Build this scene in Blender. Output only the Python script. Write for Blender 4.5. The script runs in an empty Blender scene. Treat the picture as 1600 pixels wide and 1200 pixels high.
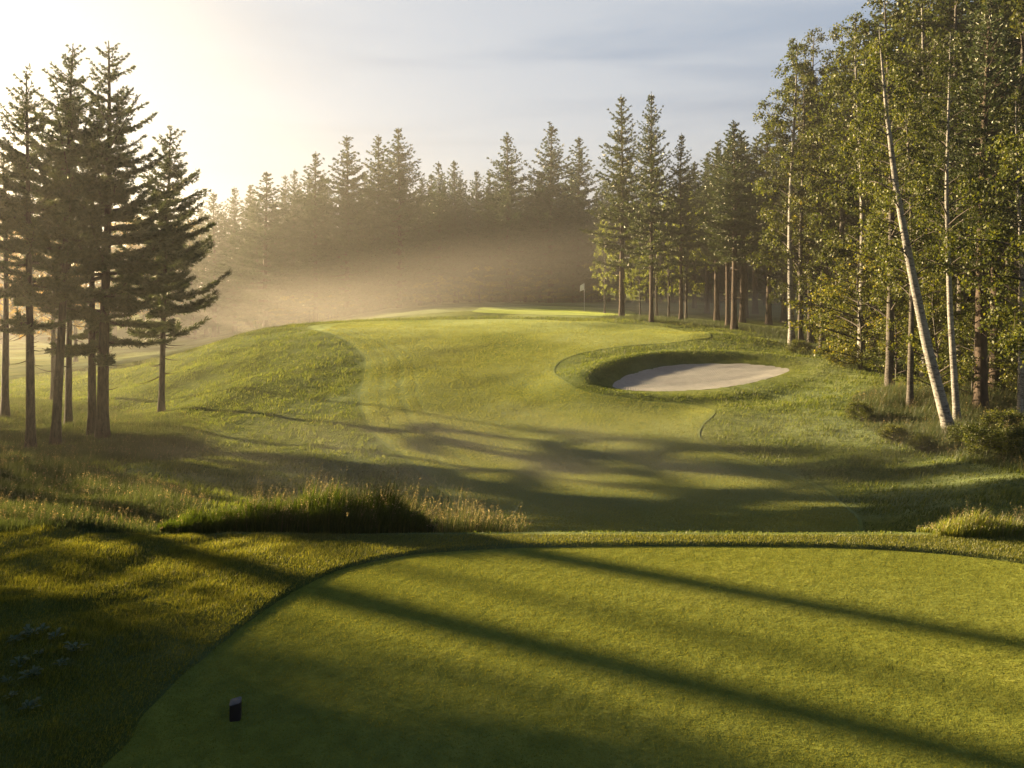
import bpy, math, random
import numpy as np
from mathutils import Vector

rng = np.random.default_rng(7)
random.seed(7)
scene = bpy.context.scene
COL = scene.collection
R = math.radians

# ------------------------------------------------------------------ camera
CAM_H = 4.0
F = 1244.0          # focal length in pixels of the 1600 px wide photograph
PX0, PY0 = 800.0, 455.0   # vanishing centre: the horizon sits at 455 px
cam = bpy.data.cameras.new("camera")
cam.sensor_width = 36.0
cam.lens = 36.0 * F / 1600.0
cam.shift_y = -(600.0 - PY0) / 1600.0
cam.clip_start = 0.1
cam.clip_end = 5000.0
camo = bpy.data.objects.new("camera", cam)
camo.location = (0, 0, CAM_H)
camo.rotation_euler = (R(90), 0, 0)
COL.objects.link(camo)
scene.camera = camo

# ------------------------------------------------------------------ light
SUN_AZ, SUN_EL = R(-60), R(13)
SUN_DIR = Vector((math.sin(SUN_AZ) * math.cos(SUN_EL), math.cos(SUN_AZ) * math.cos(SUN_EL), math.sin(SUN_EL)))
sun = bpy.data.lights.new("sun", 'SUN')
sun.energy = 5.0
sun.angle = R(1.0)
sun.color = (1.0, 0.77, 0.45)
suno = bpy.data.objects.new("sun", sun)
suno.rotation_euler = (-SUN_DIR).to_track_quat('-Z', 'Y').to_euler()
suno.location = (-60, 40, 40)
COL.objects.link(suno)

scene.view_settings.view_transform = 'Standard'
scene.view_settings.look = 'None'
scene.view_settings.exposure = 2.72
scene.view_settings.gamma = 1.0
scene.view_settings.use_curve_mapping = False
scene.cycles.max_bounces = 5
scene.cycles.diffuse_bounces = 2
scene.cycles.glossy_bounces = 1
scene.cycles.transmission_bounces = 3
scene.cycles.volume_bounces = 0
scene.cycles.volume_step_rate = 1.0
scene.cycles.volume_max_steps = 64
scene.cycles.use_denoising = True
scene.cycles.sample_clamp_indirect = 4.0

world = bpy.data.worlds.new("World")
scene.world = world
world.use_nodes = True
wn, wl = world.node_tree.nodes, world.node_tree.links


def N(tree, t, **kw):
    n = tree.nodes.new(t)
    for k, v in kw.items():
        setattr(n, k, v)
    return n


def mathn(tree, op, a, b=None, c=None, clamp=False):
    n = N(tree, 'ShaderNodeMath', operation=op)
    n.use_clamp = clamp
    for i, v in enumerate((a, b, c)):
        if v is None:
            continue
        if isinstance(v, (int, float)):
            n.inputs[i].default_value = v
        else:
            tree.links.new(v, n.inputs[i])
    return n.outputs[0]


def mixc(tree, fac, a, b, mode='MIX'):
    n = N(tree, 'ShaderNodeMix', data_type='RGBA', blend_type=mode)
    n.clamp_factor = True
    for i, v in ((0, fac), (6, a), (7, b)):
        if isinstance(v, (int, float)):
            n.inputs[i].default_value = v
        elif isinstance(v, tuple):
            n.inputs[i].default_value = (*v, 1.0) if len(v) == 3 else v
        else:
            tree.links.new(v, n.inputs[i])
    return n.outputs[2]


def build_world():
    t = world.node_tree
    bg = t.nodes['Background']
    sky = N(t, 'ShaderNodeTexSky', sky_type='NISHITA')
    sky.sun_disc = False
    sky.sun_elevation = SUN_EL
    sky.sun_rotation = SUN_AZ
    sky.air_density = 1.0
    sky.dust_density = 2.0
    co = N(t, 'ShaderNodeTexCoord').outputs['Generated']
    sep = N(t, 'ShaderNodeSeparateXYZ')
    t.links.new(co, sep.inputs[0])
    x, y, z = sep.outputs
    # stretched veil cloud
    mp = N(t, 'ShaderNodeMapping')
    mp.inputs['Scale'].default_value = (.9, .9, 8.5)
    mp.inputs['Rotation'].default_value = (R(5), R(-8), 0)
    t.links.new(co, mp.inputs[0])
    nz = N(t, 'ShaderNodeTexNoise')
    nz.inputs['Scale'].default_value = 1.9
    nz.inputs['Detail'].default_value = 5.0
    nz.inputs['Roughness'].default_value = 0.5
    nz.inputs['Distortion'].default_value = 0.35
    t.links.new(mp.outputs[0], nz.inputs['Vector'])
    cr = N(t, 'ShaderNodeValToRGB')
    cr.color_ramp.elements[0].position = 0.42
    cr.color_ramp.elements[1].position = 0.60
    t.links.new(nz.outputs[0], cr.inputs[0])
    # glow of thin cloud round the sun's side of the sky
    g = Vector((math.sin(R(-36)) * math.cos(R(15)), math.cos(R(-36)) * math.cos(R(15)), math.sin(R(15))))
    dt = N(t, 'ShaderNodeVectorMath', operation='DOT_PRODUCT')
    t.links.new(co, dt.inputs[0])
    dt.inputs[1].default_value = g
    d = mathn(t, 'MAXIMUM', dt.outputs['Value'], 0.0)
    glow = mathn(t, 'POWER', d, 11.0)
    glow2 = mathn(t, 'POWER', d, 40.0)
    low = mathn(t, 'POWER', mathn(t, 'SUBTRACT', 1.0, mathn(t, 'MAXIMUM', z, 0.0), clamp=True), 5.5)
    high = mathn(t, 'SUBTRACT', 1.0, low)
    # veil colour: blue-grey overhead, cream at the horizon, warm white by the sun
    c0 = mixc(t, low, (0.33, 0.49, 0.73), (1.16, .95, 0.73))
    c1 = mixc(t, mathn(t, 'MULTIPLY', glow, 0.8, clamp=True), c0, (1.15, 1.08, 0.96))
    c2 = mixc(t, glow2, c1, (1.30, 1.24, 1.10))
    veil = mixc(t, mathn(t, 'MULTIPLY', mathn(t, 'MULTIPLY', cr.outputs[0], 0.75), high), c2, (.93, .96, 1.0))
    front = mathn(t, 'MULTIPLY_ADD', y, 0.5, 0.5, clamp=True)     # the sky behind the viewer is darker
    veil = mixc(t, mathn(t, 'MULTIPLY_ADD', front, 0.75, 0.25), (0.07, 0.13, 0.26), veil)
    up = mathn(t, 'GREATER_THAN', z, -0.02)
    veil = mixc(t, up, (0.05, 0.06, 0.03), veil)
    hi = N(t, 'ShaderNodeMapRange'); hi.inputs[1].default_value = .36; hi.inputs[2].default_value = .75
    t.links.new(z, hi.inputs[0])
    veil = mixc(t, hi.outputs[0], veil, (0.11, 0.23, 0.50))
    mul = mixc(t, 1.0, veil, (1.0, 1.0, 1.0), 'MULTIPLY')
    out = mixc(t, 0.94, sky.outputs[0], mul)
    t.links.new(out, bg.inputs[0])
    bg.inputs[1].default_value = 0.10


build_world()


# ------------------------------------------------------------------ helpers
def tag(o, label=None, cat=None, group=None, kind=None):
    if label: o['label'] = label
    if cat: o['category'] = cat
    if group: o['group'] = group
    if kind: o['kind'] = kind
    return o


def make_mesh(name, V, faces, mats, smooth=False, fmat=None, attrs=None):
    """V (n,3); faces = list of int arrays (k,3) or (k,4)."""
    me = bpy.data.meshes.new(name)
    V = np.ascontiguousarray(V, dtype=np.float32)
    me.vertices.add(len(V))
    me.vertices.foreach_set('co', V.ravel())
    sizes = np.concatenate([np.full(len(f), f.shape[1], np.int32) for f in faces])
    idx = np.concatenate([f.ravel() for f in faces]).astype(np.int32)
    starts = np.concatenate([[0], np.cumsum(sizes)[:-1]]).astype(np.int32)
    me.loops.add(len(idx))
    me.loops.foreach_set('vertex_index', idx)
    me.polygons.add(len(sizes))
    me.polygons.foreach_set('loop_start', starts)
    me.polygons.foreach_set('loop_total', sizes)
    if smooth:
        me.polygons.foreach_set('use_smooth', np.ones(len(sizes), bool))
    if fmat is not None:
        me.polygons.foreach_set('material_index', fmat.astype(np.int32))
    for m in mats:
        me.materials.append(m)
    if attrs:
        for k, a in attrs.items():
            at_ = me.attributes.new(k, 'FLOAT', 'POINT')
            at_.data.foreach_set('value', a.astype(np.float32))
    me.update()
    return me


def link(name, me, parent=None, loc=None):
    o = bpy.data.objects.new(name, me)
    COL.objects.link(o)
    if parent: o.parent = parent
    if loc is not None: o.location = loc
    return o


class Buf:
    """collects tubes / loose faces"""
    def __init__(s):
        s.V, s.Q, s.T, s.n = [], [], [], 0
        s.mi, s.qm, s.tm = 0, [], []

    def add(s, V, Q=None, T=None):
        V = np.asarray(V, float)
        if Q is not None: s.Q.append(np.asarray(Q, int) + s.n); s.qm.append(np.full(len(Q), s.mi))
        if T is not None: s.T.append(np.asarray(T, int) + s.n); s.tm.append(np.full(len(T), s.mi))
        s.V.append(V); s.n += len(V)

    def tube(s, P, rad, sides=6, cap=True):
        P = np.asarray(P, float); k = len(P)
        rad = np.broadcast_to(rad, (k,))
        T = np.gradient(P, axis=0); T /= np.linalg.norm(T, axis=1)[:, None] + 1e-9
        ref = np.array([0.0, 0, 1]) if abs(T[:, 2]).mean() < .8 else np.array([1.0, 0, 0])
        A = np.cross(T, ref); A /= np.linalg.norm(A, axis=1)[:, None] + 1e-9
        B = np.cross(T, A)
        a = np.arange(sides) * 2 * math.pi / sides
        V = P[:, None] + rad[:, None, None] * (np.cos(a)[None, :, None] * A[:, None] + np.sin(a)[None, :, None] * B[:, None])
        i = np.arange(k - 1)[:, None] * sides; j = np.arange(sides)[None]
        q = np.stack([i + j, i + (j + 1) % sides, i + sides + (j + 1) % sides, i + sides + j], -1).reshape(-1, 4)
        s.add(V.reshape(-1, 3), Q=q)
        if cap:
            c = s.n
            tip = np.vstack([V[-1], P[-1] + T[-1] * rad[-1] * .4])
            s.add(tip, T=np.stack([np.arange(sides), (np.arange(sides) + 1) % sides, np.full(sides, sides)], -1))

    def mesh(s, name, mats, smooth=True):
        f = []
        if s.Q: f.append(np.vstack(s.Q))
        if s.T: f.append(np.vstack(s.T))
        return make_mesh(name, np.vstack(s.V), f, mats, smooth, fmat=np.concatenate(s.qm + s.tm))


# ------------------------------------------------------------------ materials
def new_mat(name):
    m = bpy.data.materials.new(name)
    m.use_nodes = True
    m.node_tree.nodes.clear()
    return m


def noise(t, vec, scale, detail=4, rough=.55, dist=0.0, sc=None):
    if sc:
        mp = N(t, 'ShaderNodeMapping'); mp.inputs['Scale'].default_value = sc
        t.links.new(vec, mp.inputs[0]); vec = mp.outputs[0]
    n = N(t, 'ShaderNodeTexNoise')
    n.inputs['Scale'].default_value = scale; n.inputs['Detail'].default_value = detail
    n.inputs['Roughness'].default_value = rough; n.inputs['Distortion'].default_value = dist
    t.links.new(vec, n.inputs['Vector'])
    return n.outputs[0]


def ramp(t, fac, stops):
    r = N(t, 'ShaderNodeValToRGB')
    e = r.color_ramp.elements
    while len(e) < len(stops): e.new(0.5)
    for el, (p, c) in zip(e, stops):
        el.position = p; el.color = (*c, 1) if len(c) == 3 else c
    t.links.new(fac, r.inputs[0])
    return r.outputs[0]


def leaf_mat(name, stops, trans=.45, tcol=1.4, gloss=.06, rough=.45, big=0.0):
    m = new_mat(name); t = m.node_tree
    geo = N(t, 'ShaderNodeNewGeometry')
    oi = N(t, 'ShaderNodeObjectInfo')
    f = mathn(t, 'ADD', mathn(t, 'MULTIPLY', geo.outputs['Random Per Island'], .72),
              mathn(t, 'MULTIPLY', oi.outputs['Random'], .28))
    col = ramp(t, f, stops)
    if big:
        nz = noise(t, geo.outputs['Position'], big, 3)
        k = mathn(t, 'MULTIPLY_ADD', nz, 1.3, .35)
        kk = N(t, 'ShaderNodeCombineXYZ')
        for i in range(3): t.links.new(k, kk.inputs[i])
        col = mixc(t, 1.0, col, kk.outputs[0], 'MULTIPLY')
    d = N(t, 'ShaderNodeBsdfDiffuse'); t.links.new(col, d.inputs[0])
    tr = N(t, 'ShaderNodeBsdfTranslucent')
    tc = mixc(t, 1.0, col, (1.25 * tcol, 1.08 * tcol, .62 * tcol), 'MULTIPLY')
    t.links.new(tc, tr.inputs[0])
    mx = N(t, 'ShaderNodeMixShader'); mx.inputs[0].default_value = trans
    t.links.new(d.outputs[0], mx.inputs[1]); t.links.new(tr.outputs[0], mx.inputs[2])
    out = mx.outputs[0]
    if gloss:
        g = N(t, 'ShaderNodeBsdfGlossy'); g.inputs['Roughness'].default_value = rough
        g.inputs['Color'].default_value = (1, .95, .85, 1)
        m2 = N(t, 'ShaderNodeMixShader'); m2.inputs[0].default_value = gloss
        t.links.new(out, m2.inputs[1]); t.links.new(g.outputs[0], m2.inputs[2]); out = m2.outputs[0]
    o = N(t, 'ShaderNodeOutputMaterial'); t.links.new(out, o.inputs['Surface'])
    return m


def turf_mat(name, dark, mid, light, dew=.2, bump=.5, fine=60.0, coarse=2.0, stripes=False, dewc=(.17, .205, .12), rake=False):
    m = new_mat(name); t = m.node_tree
    geo = N(t, 'ShaderNodeNewGeometry'); pos = geo.outputs['Position']
    n1 = noise(t, pos, .16, 5, .55, .4, (1, .55, 1))
    n2 = noise(t, pos, coarse, 5, .6, .2, (1, .7, 1))
    n3 = noise(t, pos, fine, 3, .6)
    f = mathn(t, 'ADD', mathn(t, 'MULTIPLY', n1, .5), mathn(t, 'MULTIPLY', n2, .3))
    f = mathn(t, 'ADD', f, mathn(t, 'MULTIPLY', n3, .2))
    col = ramp(t, f, [(.40, dark), (.5, mid), (.60, light)])
    hb = mathn(t, 'ADD', mathn(t, 'MULTIPLY', n2, .6), mathn(t, 'MULTIPLY', n3, .05))
    if rake:
        wv_ = N(t, 'ShaderNodeTexWave'); wv_.inputs['Scale'].default_value = 2.2; wv_.inputs['Distortion'].default_value = 7; wv_.inputs['Detail'].default_value = 2
        wv_.inputs['Detail Scale'].default_value = .4
        t.links.new(pos, wv_.inputs['Vector']); hb = mathn(t, 'ADD', hb, mathn(t, 'MULTIPLY', wv_.outputs[1], .16))
    if stripes:
        at_ = N(t, 'ShaderNodeAttribute'); at_.attribute_name = 'edge_distance'
        s = at_.outputs['Fac']
        wv = mathn(t, 'SINE', mathn(t, 'ADD', mathn(t, 'MULTIPLY', s, 6.0), mathn(t, 'MULTIPLY', n2, 2.0)))
        band = mathn(t, 'MULTIPLY', mathn(t, 'COMPARE', s, 1.6, 1.6), mathn(t, 'MULTIPLY', wv, .5), clamp=True)
        edge = mathn(t, 'LESS_THAN', s, .16)
        sx = N(t, 'ShaderNodeSeparateXYZ'); t.links.new(pos, sx.inputs[0])
        band = mathn(t, 'MULTIPLY', band, mathn(t, 'MULTIPLY_ADD', sx.outputs[0], -.5, -.6, clamp=True))
        band = mathn(t, 'MULTIPLY', band, mathn(t, 'MULTIPLY', noise(t, pos, .25, 2), 1.7))
        col = mixc(t, band, col, tuple(.5 * c for c in dark))
        col = mixc(t, mathn(t, 'MULTIPLY', edge, .3), col, tuple(.5 * c for c in dark))
    dn = noise(t, pos, .09, 4, .6, .6)
    df = mathn(t, 'MULTIPLY', mathn(t, 'SUBTRACT', dn, .42, clamp=True), dew * 6, clamp=True)
    col = mixc(t, df, col, dewc)  # dew tint, kept pale to mimic mist light over the shaded dip
    bp = N(t, 'ShaderNodeBump'); bp.inputs['Strength'].default_value = bump; bp.inputs['Distance'].default_value = .25
    t.links.new(hb, bp.inputs['Height'])
    d = N(t, 'ShaderNodeBsdfDiffuse'); t.links.new(col, d.inputs[0]); t.links.new(bp.outputs[0], d.inputs['Normal'])
    d.inputs['Roughness'].default_value = 1.0
    sh = N(t, 'ShaderNodeBsdfSheen'); sh.inputs['Roughness'].default_value = .5
    shc = mixc(t, 1.0, col, (.75, .75, .7), 'MULTIPLY'); t.links.new(shc, sh.inputs[0]); t.links.new(bp.outputs[0], sh.inputs['Normal'])
    ad = N(t, 'ShaderNodeAddShader'); t.links.new(d.outputs[0], ad.inputs[0]); t.links.new(sh.outputs[0], ad.inputs[1])
    o = N(t, 'ShaderNodeOutputMaterial'); t.links.new(ad.outputs[0], o.inputs['Surface'])
    return m


def plain_mat(name, col, rough=.7, bump=None, spec=.3, metal=0.0):
    m = new_mat(name); t = m.node_tree
    p = N(t, 'ShaderNodeBsdfPrincipled'); p.inputs['Roughness'].default_value = rough
    p.inputs['Metallic'].default_value = metal
    p.inputs['Specular IOR Level'].default_value = spec
    co = N(t, 'ShaderNodeTexCoord').outputs['Object']
    nz = noise(t, co, bump or 8.0, 5)
    c = ramp(t, nz, [(.3, tuple(.65 * v for v in col)), (.7, tuple(1.2 * v for v in col))])
    t.links.new(c, p.inputs['Base Color'])
    if bump:
        b = N(t, 'ShaderNodeBump'); b.inputs['Strength'].default_value = .4; b.inputs['Distance'].default_value = .02
        t.links.new(nz, b.inputs['Height']); t.links.new(b.outputs[0], p.inputs['Normal'])
    o = N(t, 'ShaderNodeOutputMaterial'); t.links.new(p.outputs[0], o.inputs['Surface'])
    return m


def bark_mat(name, dark, light, birch=False):
    m = new_mat(name); t = m.node_tree
    co = N(t, 'ShaderNodeTexCoord').outputs['Object']
    if birch:
        n1 = noise(t, co, 5.0, 5, .7, .5, (1, 1, 3.2))
        n2 = noise(t, co, 1.4, 3, .6, .2, (1, 1, .7))
        f = mathn(t, 'ADD', mathn(t, 'MULTIPLY', n1, .72), mathn(t, 'MULTIPLY', n2, .28))
        col = ramp(t, f, [(.38, dark), (.46, tuple(.55 * v for v in light)), (.53, light), (.9, tuple(1.1 * v for v in light))])
    else:
        n1 = noise(t, co, 9.0, 5, .65, .4, (1, 1, .22))
        col = ramp(t, n1, [(.35, dark), (.65, light)])
    p = N(t, 'ShaderNodeBsdfPrincipled'); p.inputs['Roughness'].default_value = .85
    p.inputs['Specular IOR Level'].default_value = .2
    t.links.new(col, p.inputs['Base Color'])
    b = N(t, 'ShaderNodeBump'); b.inputs['Strength'].default_value = .7; b.inputs['Distance'].default_value = .03
    t.links.new(n1, b.inputs['Height']); t.links.new(b.outputs[0], p.inputs['Normal'])
    o = N(t, 'ShaderNodeOutputMaterial'); t.links.new(p.outputs[0], o.inputs['Surface'])
    return m


M = {}
M['rough'] = turf_mat('rough_turf', (.032, .042, .010), (.062, .075, .018), (.100, .108, .030), dew=.26, bump=.9, fine=25, coarse=1.3)
M['fairway'] = turf_mat('fairway_turf', (.070, .090, .024), (.110, .130, .038), (.150, .168, .054), dew=.28, bump=.16, fine=60, coarse=1.0, stripes=True)
M['tee'] = turf_mat('tee_turf', (.080, .094, .017), (.124, .138, .024), (.176, .180, .036), dew=.08, bump=.35, fine=90, coarse=5.0)
M['green'] = turf_mat('green_turf', (.10, .125, .028), (.135, .16, .04), (.16, .18, .05), dew=.2, bump=.08, fine=90, coarse=1.0)
M['sand'] = turf_mat('bunker_sand', (.18, .172, .16), (.21, .20, .186), (.24, .23, .212), dew=.05, bump=.35, fine=40, coarse=3.0, dewc=(.19, .182, .17), rake=True)
M['blade'] = leaf_mat('grass_blade', [(.0, (.024, .042, .007)), (.45, (.056, .082, .013)), (.8, (.102, .122, .022)), (1, (.15, .14, .035))], trans=.5, tcol=1.5, gloss=.012, rough=.5)
M['dewy_lit_blade'] = leaf_mat('dewy_lit_grass_blade', [(.0, (.034, .048, .008)), (.45, (.085, .102, .014)), (.8, (.16, .165, .026)), (1, (.24, .21, .06))], trans=.5, tcol=1.5, gloss=.018, rough=.45)  # dew gloss, plus sunlight on the tee rim painted into lighter colours
M['sun_tinted_blade'] = leaf_mat('sun_tinted_grass_blade', [(.0, (.06, .09, .010)), (.5, (.12, .15, .018)), (1, (.24, .22, .05))], trans=.5, tcol=1.6, gloss=.02, rough=.45)  # sunlight on the clump put into a brighter blade colour
M['tee_blade'] = leaf_mat('tee_blade', [(.0, (.082, .098, .016)), (.5, (.128, .143, .023)), (1, (.192, .192, .038))], trans=.45, tcol=1.3, gloss=.0)
M['fair_blade'] = leaf_mat('fairway_blade', [(.0, (.080, .100, .022)), (.5, (.128, .150, .036)), (1, (.18, .19, .052))], trans=.45, tcol=1.35, gloss=0)
M['meadow'] = leaf_mat('meadow_blade', [(.0, (.026, .042, .014)), (.7, (.052, .072, .026)), (.93, (.09, .098, .045)), (1, (.14, .115, .065))], trans=.4, tcol=1.2, gloss=.01)
M['seed'] = leaf_mat('seed_head', [(0, (.09, .08, .05)), (.6, (.15, .13, .08)), (1, (.28, .26, .18))], trans=.5, tcol=1.2, gloss=.0)
M['reed'] = leaf_mat('tall_grass_blade', [(0, (.018, .034, .005)), (.6, (.038, .062, .008)), (.93, (.07, .095, .014)), (1, (.15, .13, .06))], trans=.5, tcol=1.4, gloss=.01, rough=.4)
M['needle'] = leaf_mat('pine_needles', [(0, (.020, .036, .010)), (.5, (.036, .055, .014)), (1, (.065, .080, .022))], trans=.3, tcol=1.2, gloss=.04)
M['far_needle'] = leaf_mat('spruce_needles', [(0, (.016, .034, .014)), (.5, (.028, .052, .019)), (1, (.050, .074, .026))], trans=.25, tcol=1.2, gloss=.03)
M['birch_leaf'] = leaf_mat('birch_leaves', [(0, (.016, .027, .004)), (.45, (.044, .060, .008)), (.85, (.100, .110, .013)), (1, (.20, .17, .022))], trans=.45, tcol=1.5, gloss=.02, rough=.5)
M['dark_leaf'] = leaf_mat('dark_birch_leaves', [(0, (.014, .023, .005)), (.5, (.030, .040, .007)), (1, (.064, .070, .012))], trans=.4, tcol=1.4, gloss=.015)  # darker leaf tone for some of the birches
M['sunlit_aspen_leaf'] = leaf_mat('sunlit_aspen_leaves', [(0, (.05, .075, .010)), (.5, (.095, .130, .016)), (1, (.18, .20, .03))], trans=.5, tcol=1.6, gloss=.02)  # bright leaf tone stands in for sunlight these trees do not catch
M['backlight_gold_leaf'] = leaf_mat('backlight_tinted_leaves', [(0, (.07, .055, .007)), (.5, (.13, .095, .011)), (1, (.24, .15, .018))], trans=.6, tcol=1.5, gloss=.05)  # orange backlight glow put into the leaf colour
M['pine_bark'] = bark_mat('pine_bark', (.024, .017, .012), (.075, .052, .036))
M['grey_bark'] = bark_mat('grey_bark', (.028, .024, .02), (.085, .075, .062))
M['birch_bark'] = bark_mat('birch_bark', (.035, .03, .026), (.22, .205, .185), birch=True)
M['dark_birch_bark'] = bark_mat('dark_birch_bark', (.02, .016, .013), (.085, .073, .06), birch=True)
M['twig'] = bark_mat('twig_bark', (.03, .024, .02), (.09, .075, .06))
M['weed'] = leaf_mat('weed_leaves', [(0, (.05, .075, .03)), (.6, (.08, .11, .05)), (1, (.14, .17, .09))], trans=.3, tcol=1.1, gloss=.02)
M['wood'] = plain_mat('dark_stained_wood', (.018, .012, .010), .6, 14.0)
M['cap'] = plain_mat('marker_cap', (.10, .095, .09), .7, None, .2)
M['white'] = plain_mat('white_cloth', (.8, .8, .78), .6)
M['metal'] = plain_mat('pin_metal', (.5, .5, .5), .4)


# ------------------------------------------------------------------ terrain
def ctl():
    raw = """0 820 17;0 790 19;0 740 24;0 700 36;0 640 50;0 605 70;0 572 100;0 545 150;0 530 200
200 790 18;200 730 26;200 685 38;200 645 50;200 605 62;200 576 80;200 558 120;200 540 170
400 830 17;400 800 20;400 760 26;400 700 36;400 650 42;400 600 50;400 560 58;400 530 66;400 517 74;400 524 92;400 525 130
600 840 18;600 800 23;600 740 30;600 680 37;600 620 45;600 560 55;600 522 66;600 506 76;600 499 86;600 496 102;600 484 130;600 476 170
800 840 19;800 780 26;800 720 33;800 660 40;800 600 49;800 550 60;800 515 71;800 500 82;800 487 100;800 477 118;800 472 140;800 468 180
1000 840 19;1000 780 26;1000 720 32;1000 660 39;1000 624 45;1000 550 58;1000 525 67;1000 506 80;1000 495 95;1000 480 120;1000 472 160
1200 840 19;1200 780 25;1200 720 31;1200 660 38;1200 620 45;1200 560 56;1200 543 63;1200 526 72;1200 510 88;1200 494 108;1200 478 140;1200 470 180
1400 845 17;1400 790 23;1400 740 27;1400 690 32;1400 640 38;1400 600 45;1400 581 51;1400 560 62;1400 535 80;1400 505 110
1600 846 16;1600 800 19;1600 760 22;1600 722 26;1600 690 31;1600 655 37;1600 610 48;1600 575 62;1600 530 90
1800 830 18;1800 740 24;1800 660 34;1800 600 50;1800 550 75;1800 510 110
-200 800 18;-200 740 26;-200 690 40;-200 620 62;-200 565 100;-200 530 160"""
    P = []
    for ln in raw.split('\n'):
        for e in ln.split(';'):
            px, py, d = map(float, e.split())
            P.append(((px - PX0) / F * d, d, CAM_H - (py - PY0) / F * d))
    for x in (-14, -7, 0, 7, 14):
        for y in (-6, 4, 12.6):
            P.append((x, y, .06))
        P.append((x, 14.6, -.62))
    for x, y, z in ((-40, 0, .2), (-90, 0, .5), (40, 0, 0), (90, 20, 1), (-60, 40, -3), (-100, 60, -4), (70, 60, 1), (110, 100, 2.5),
                    (-150, 120, -5), (150, 160, 3), (0, 230, 2.2), (-90, 230, -4), (90, 230, 2.5), (-160, 230, -6), (0, -60, 0)):
        P.append((x, y, z))
    return np.array(P)


CT = ctl()


def tps_fit():
    n = len(CT); X = CT[:, :2] / 50.0
    r2 = ((X[:, None] - X[None]) ** 2).sum(-1)
    K = .5 * r2 * np.log(r2 + 1e-12) + np.eye(n) * 2e-4
    Pm = np.hstack([np.ones((n, 1)), X])
    A = np.block([[K, Pm], [Pm.T, np.zeros((3, 3))]])
    return np.linalg.solve(A, np.concatenate([CT[:, 2], np.zeros(3)]))


TW = tps_fit()


def tps(x, y):
    x = np.asarray(x, float); y = np.asarray(y, float)
    sh = x.shape
    x = np.clip(x.ravel(), -220, 220) / 50; y = np.clip(y.ravel(), -60, 270) / 50
    out = np.empty(len(x)); X = CT[:, :2] / 50
    for i in range(0, len(x), 20000):
        r2 = (x[i:i + 20000, None] - X[None, :, 0]) ** 2 + (y[i:i + 20000, None] - X[None, :, 1]) ** 2
        out[i:i + 20000] = (.5 * r2 * np.log(r2 + 1e-12)) @ TW[:-3] + TW[-3] + TW[-2] * x[i:i + 20000] + TW[-1] * y[i:i + 20000]
    return out.reshape(sh)


def sstep(a, b, x):
    t = np.clip((x - a) / (b - a), 0, 1)
    return t * t * (3 - 2 * t)


def sdf(x, y, poly):
    """signed distance, positive inside"""
    x = np.asarray(x, float).ravel(); y = np.asarray(y, float).ravel()
    d2 = np.full(len(x), 1e18); ins = np.zeros(len(x), bool)
    n = len(poly)
    for i in range(n):
        ax, ay = poly[i]; bx, by = poly[(i + 1) % n]
        ex, ey = bx - ax, by - ay
        t = np.clip(((x - ax) * ex + (y - ay) * ey) / (ex * ex + ey * ey + 1e-12), 0, 1)
        d2 = np.minimum(d2, (x - ax - t * ex) ** 2 + (y - ay - t * ey) ** 2)
        c = (ay > y) != (by > y)
        with np.errstate(divide='ignore', invalid='ignore'):
            xi = ax + (y - ay) * ex / (ey if ey != 0 else 1e-12)
        ins ^= c & (x < xi)
    d = np.sqrt(d2)
    return np.where(ins, d, -d)


def spline(P, k=6):
    """closed Catmull-Rom"""
    P = np.asarray(P, float); n = len(P); out = []
    for i in range(n):
        a, b, c, d = P[i - 1], P[i], P[(i + 1) % n], P[(i + 2) % n]
        for j in range(k):
            t = j / k
            out.append(.5 * ((2 * b) + (c - a) * t + (2 * a - 5 * b + 4 * c - d) * t * t + (3 * b - a - 3 * c + d) * t ** 3))
    return np.array(out)


# tee outline on the plane z = 0
TEE = [((px - PX0) * CAM_H / (py - PY0), F * CAM_H / (py - PY0)) for px, py in
       ((150, 1200), (212, 1120), (270, 1062), (340, 1005), (400, 958), (470, 915), (540, 886), (640, 866), (740, 858), (850, 853.5), (1000, 852),
        (1150, 852), (1300, 854), (1450, 862), (1600, 880), (1750, 912), (1900, 970))]
TEE = spline(TEE + [(9.4, 5), (9.2, 0), (8, -5), (2, -7), (-3, -6), (-4.6, -1), (-4.3, 4)], 6)


def sand_plane(x, y):
    return -1.8 + (y - 46) * .1414


BUNK = []
for px, py in ((957, 602), (972, 590), (1000, 580), (1045, 571.5), (1090, 568.5), (1140, 568), (1190, 570), (1222, 574), (1234, 578), (1215, 587),
               (1170, 599), (1110, 608), (1050, 611), (1000, 611), (968, 608)):
    k = (py - PY0) / F
    yy = (5.8 + 6.504) / (k + .1414)
    BUNK.append(((px - PX0) / F * yy, yy))
BUNK = spline(BUNK, 4)
BC = BUNK.mean(0)

_s = np.random.default_rng(3)
WAVES = [(_s.uniform(-1, 1) * f, _s.uniform(-1, 1) * f, _s.uniform(0, 6.28), a) for f, a in
         [(.5, .05)] * 5 + [(1.1, .03)] * 6 + [(2.3, .014)] * 6]
MOUNDS = [(18, 66, .55, 5, 3.5), (25, 70, -.5, 5, 4), (7, 76, .3, 6, 2.5), (12.5, 80, .35, 5, 3), (-2, 97, .3, 10, 3), (-9, 108, .35, 7, 3),
          (24, 53, .45, 5, 2.5), (20, 57, -.15, 4, 2), (-24, 58, .4, 4, 3), (-17, 50, .25, 3, 4), (-11, 47, -.2, 2, 5), (16.5, 41, .22, 5, 1.6)]


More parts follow.
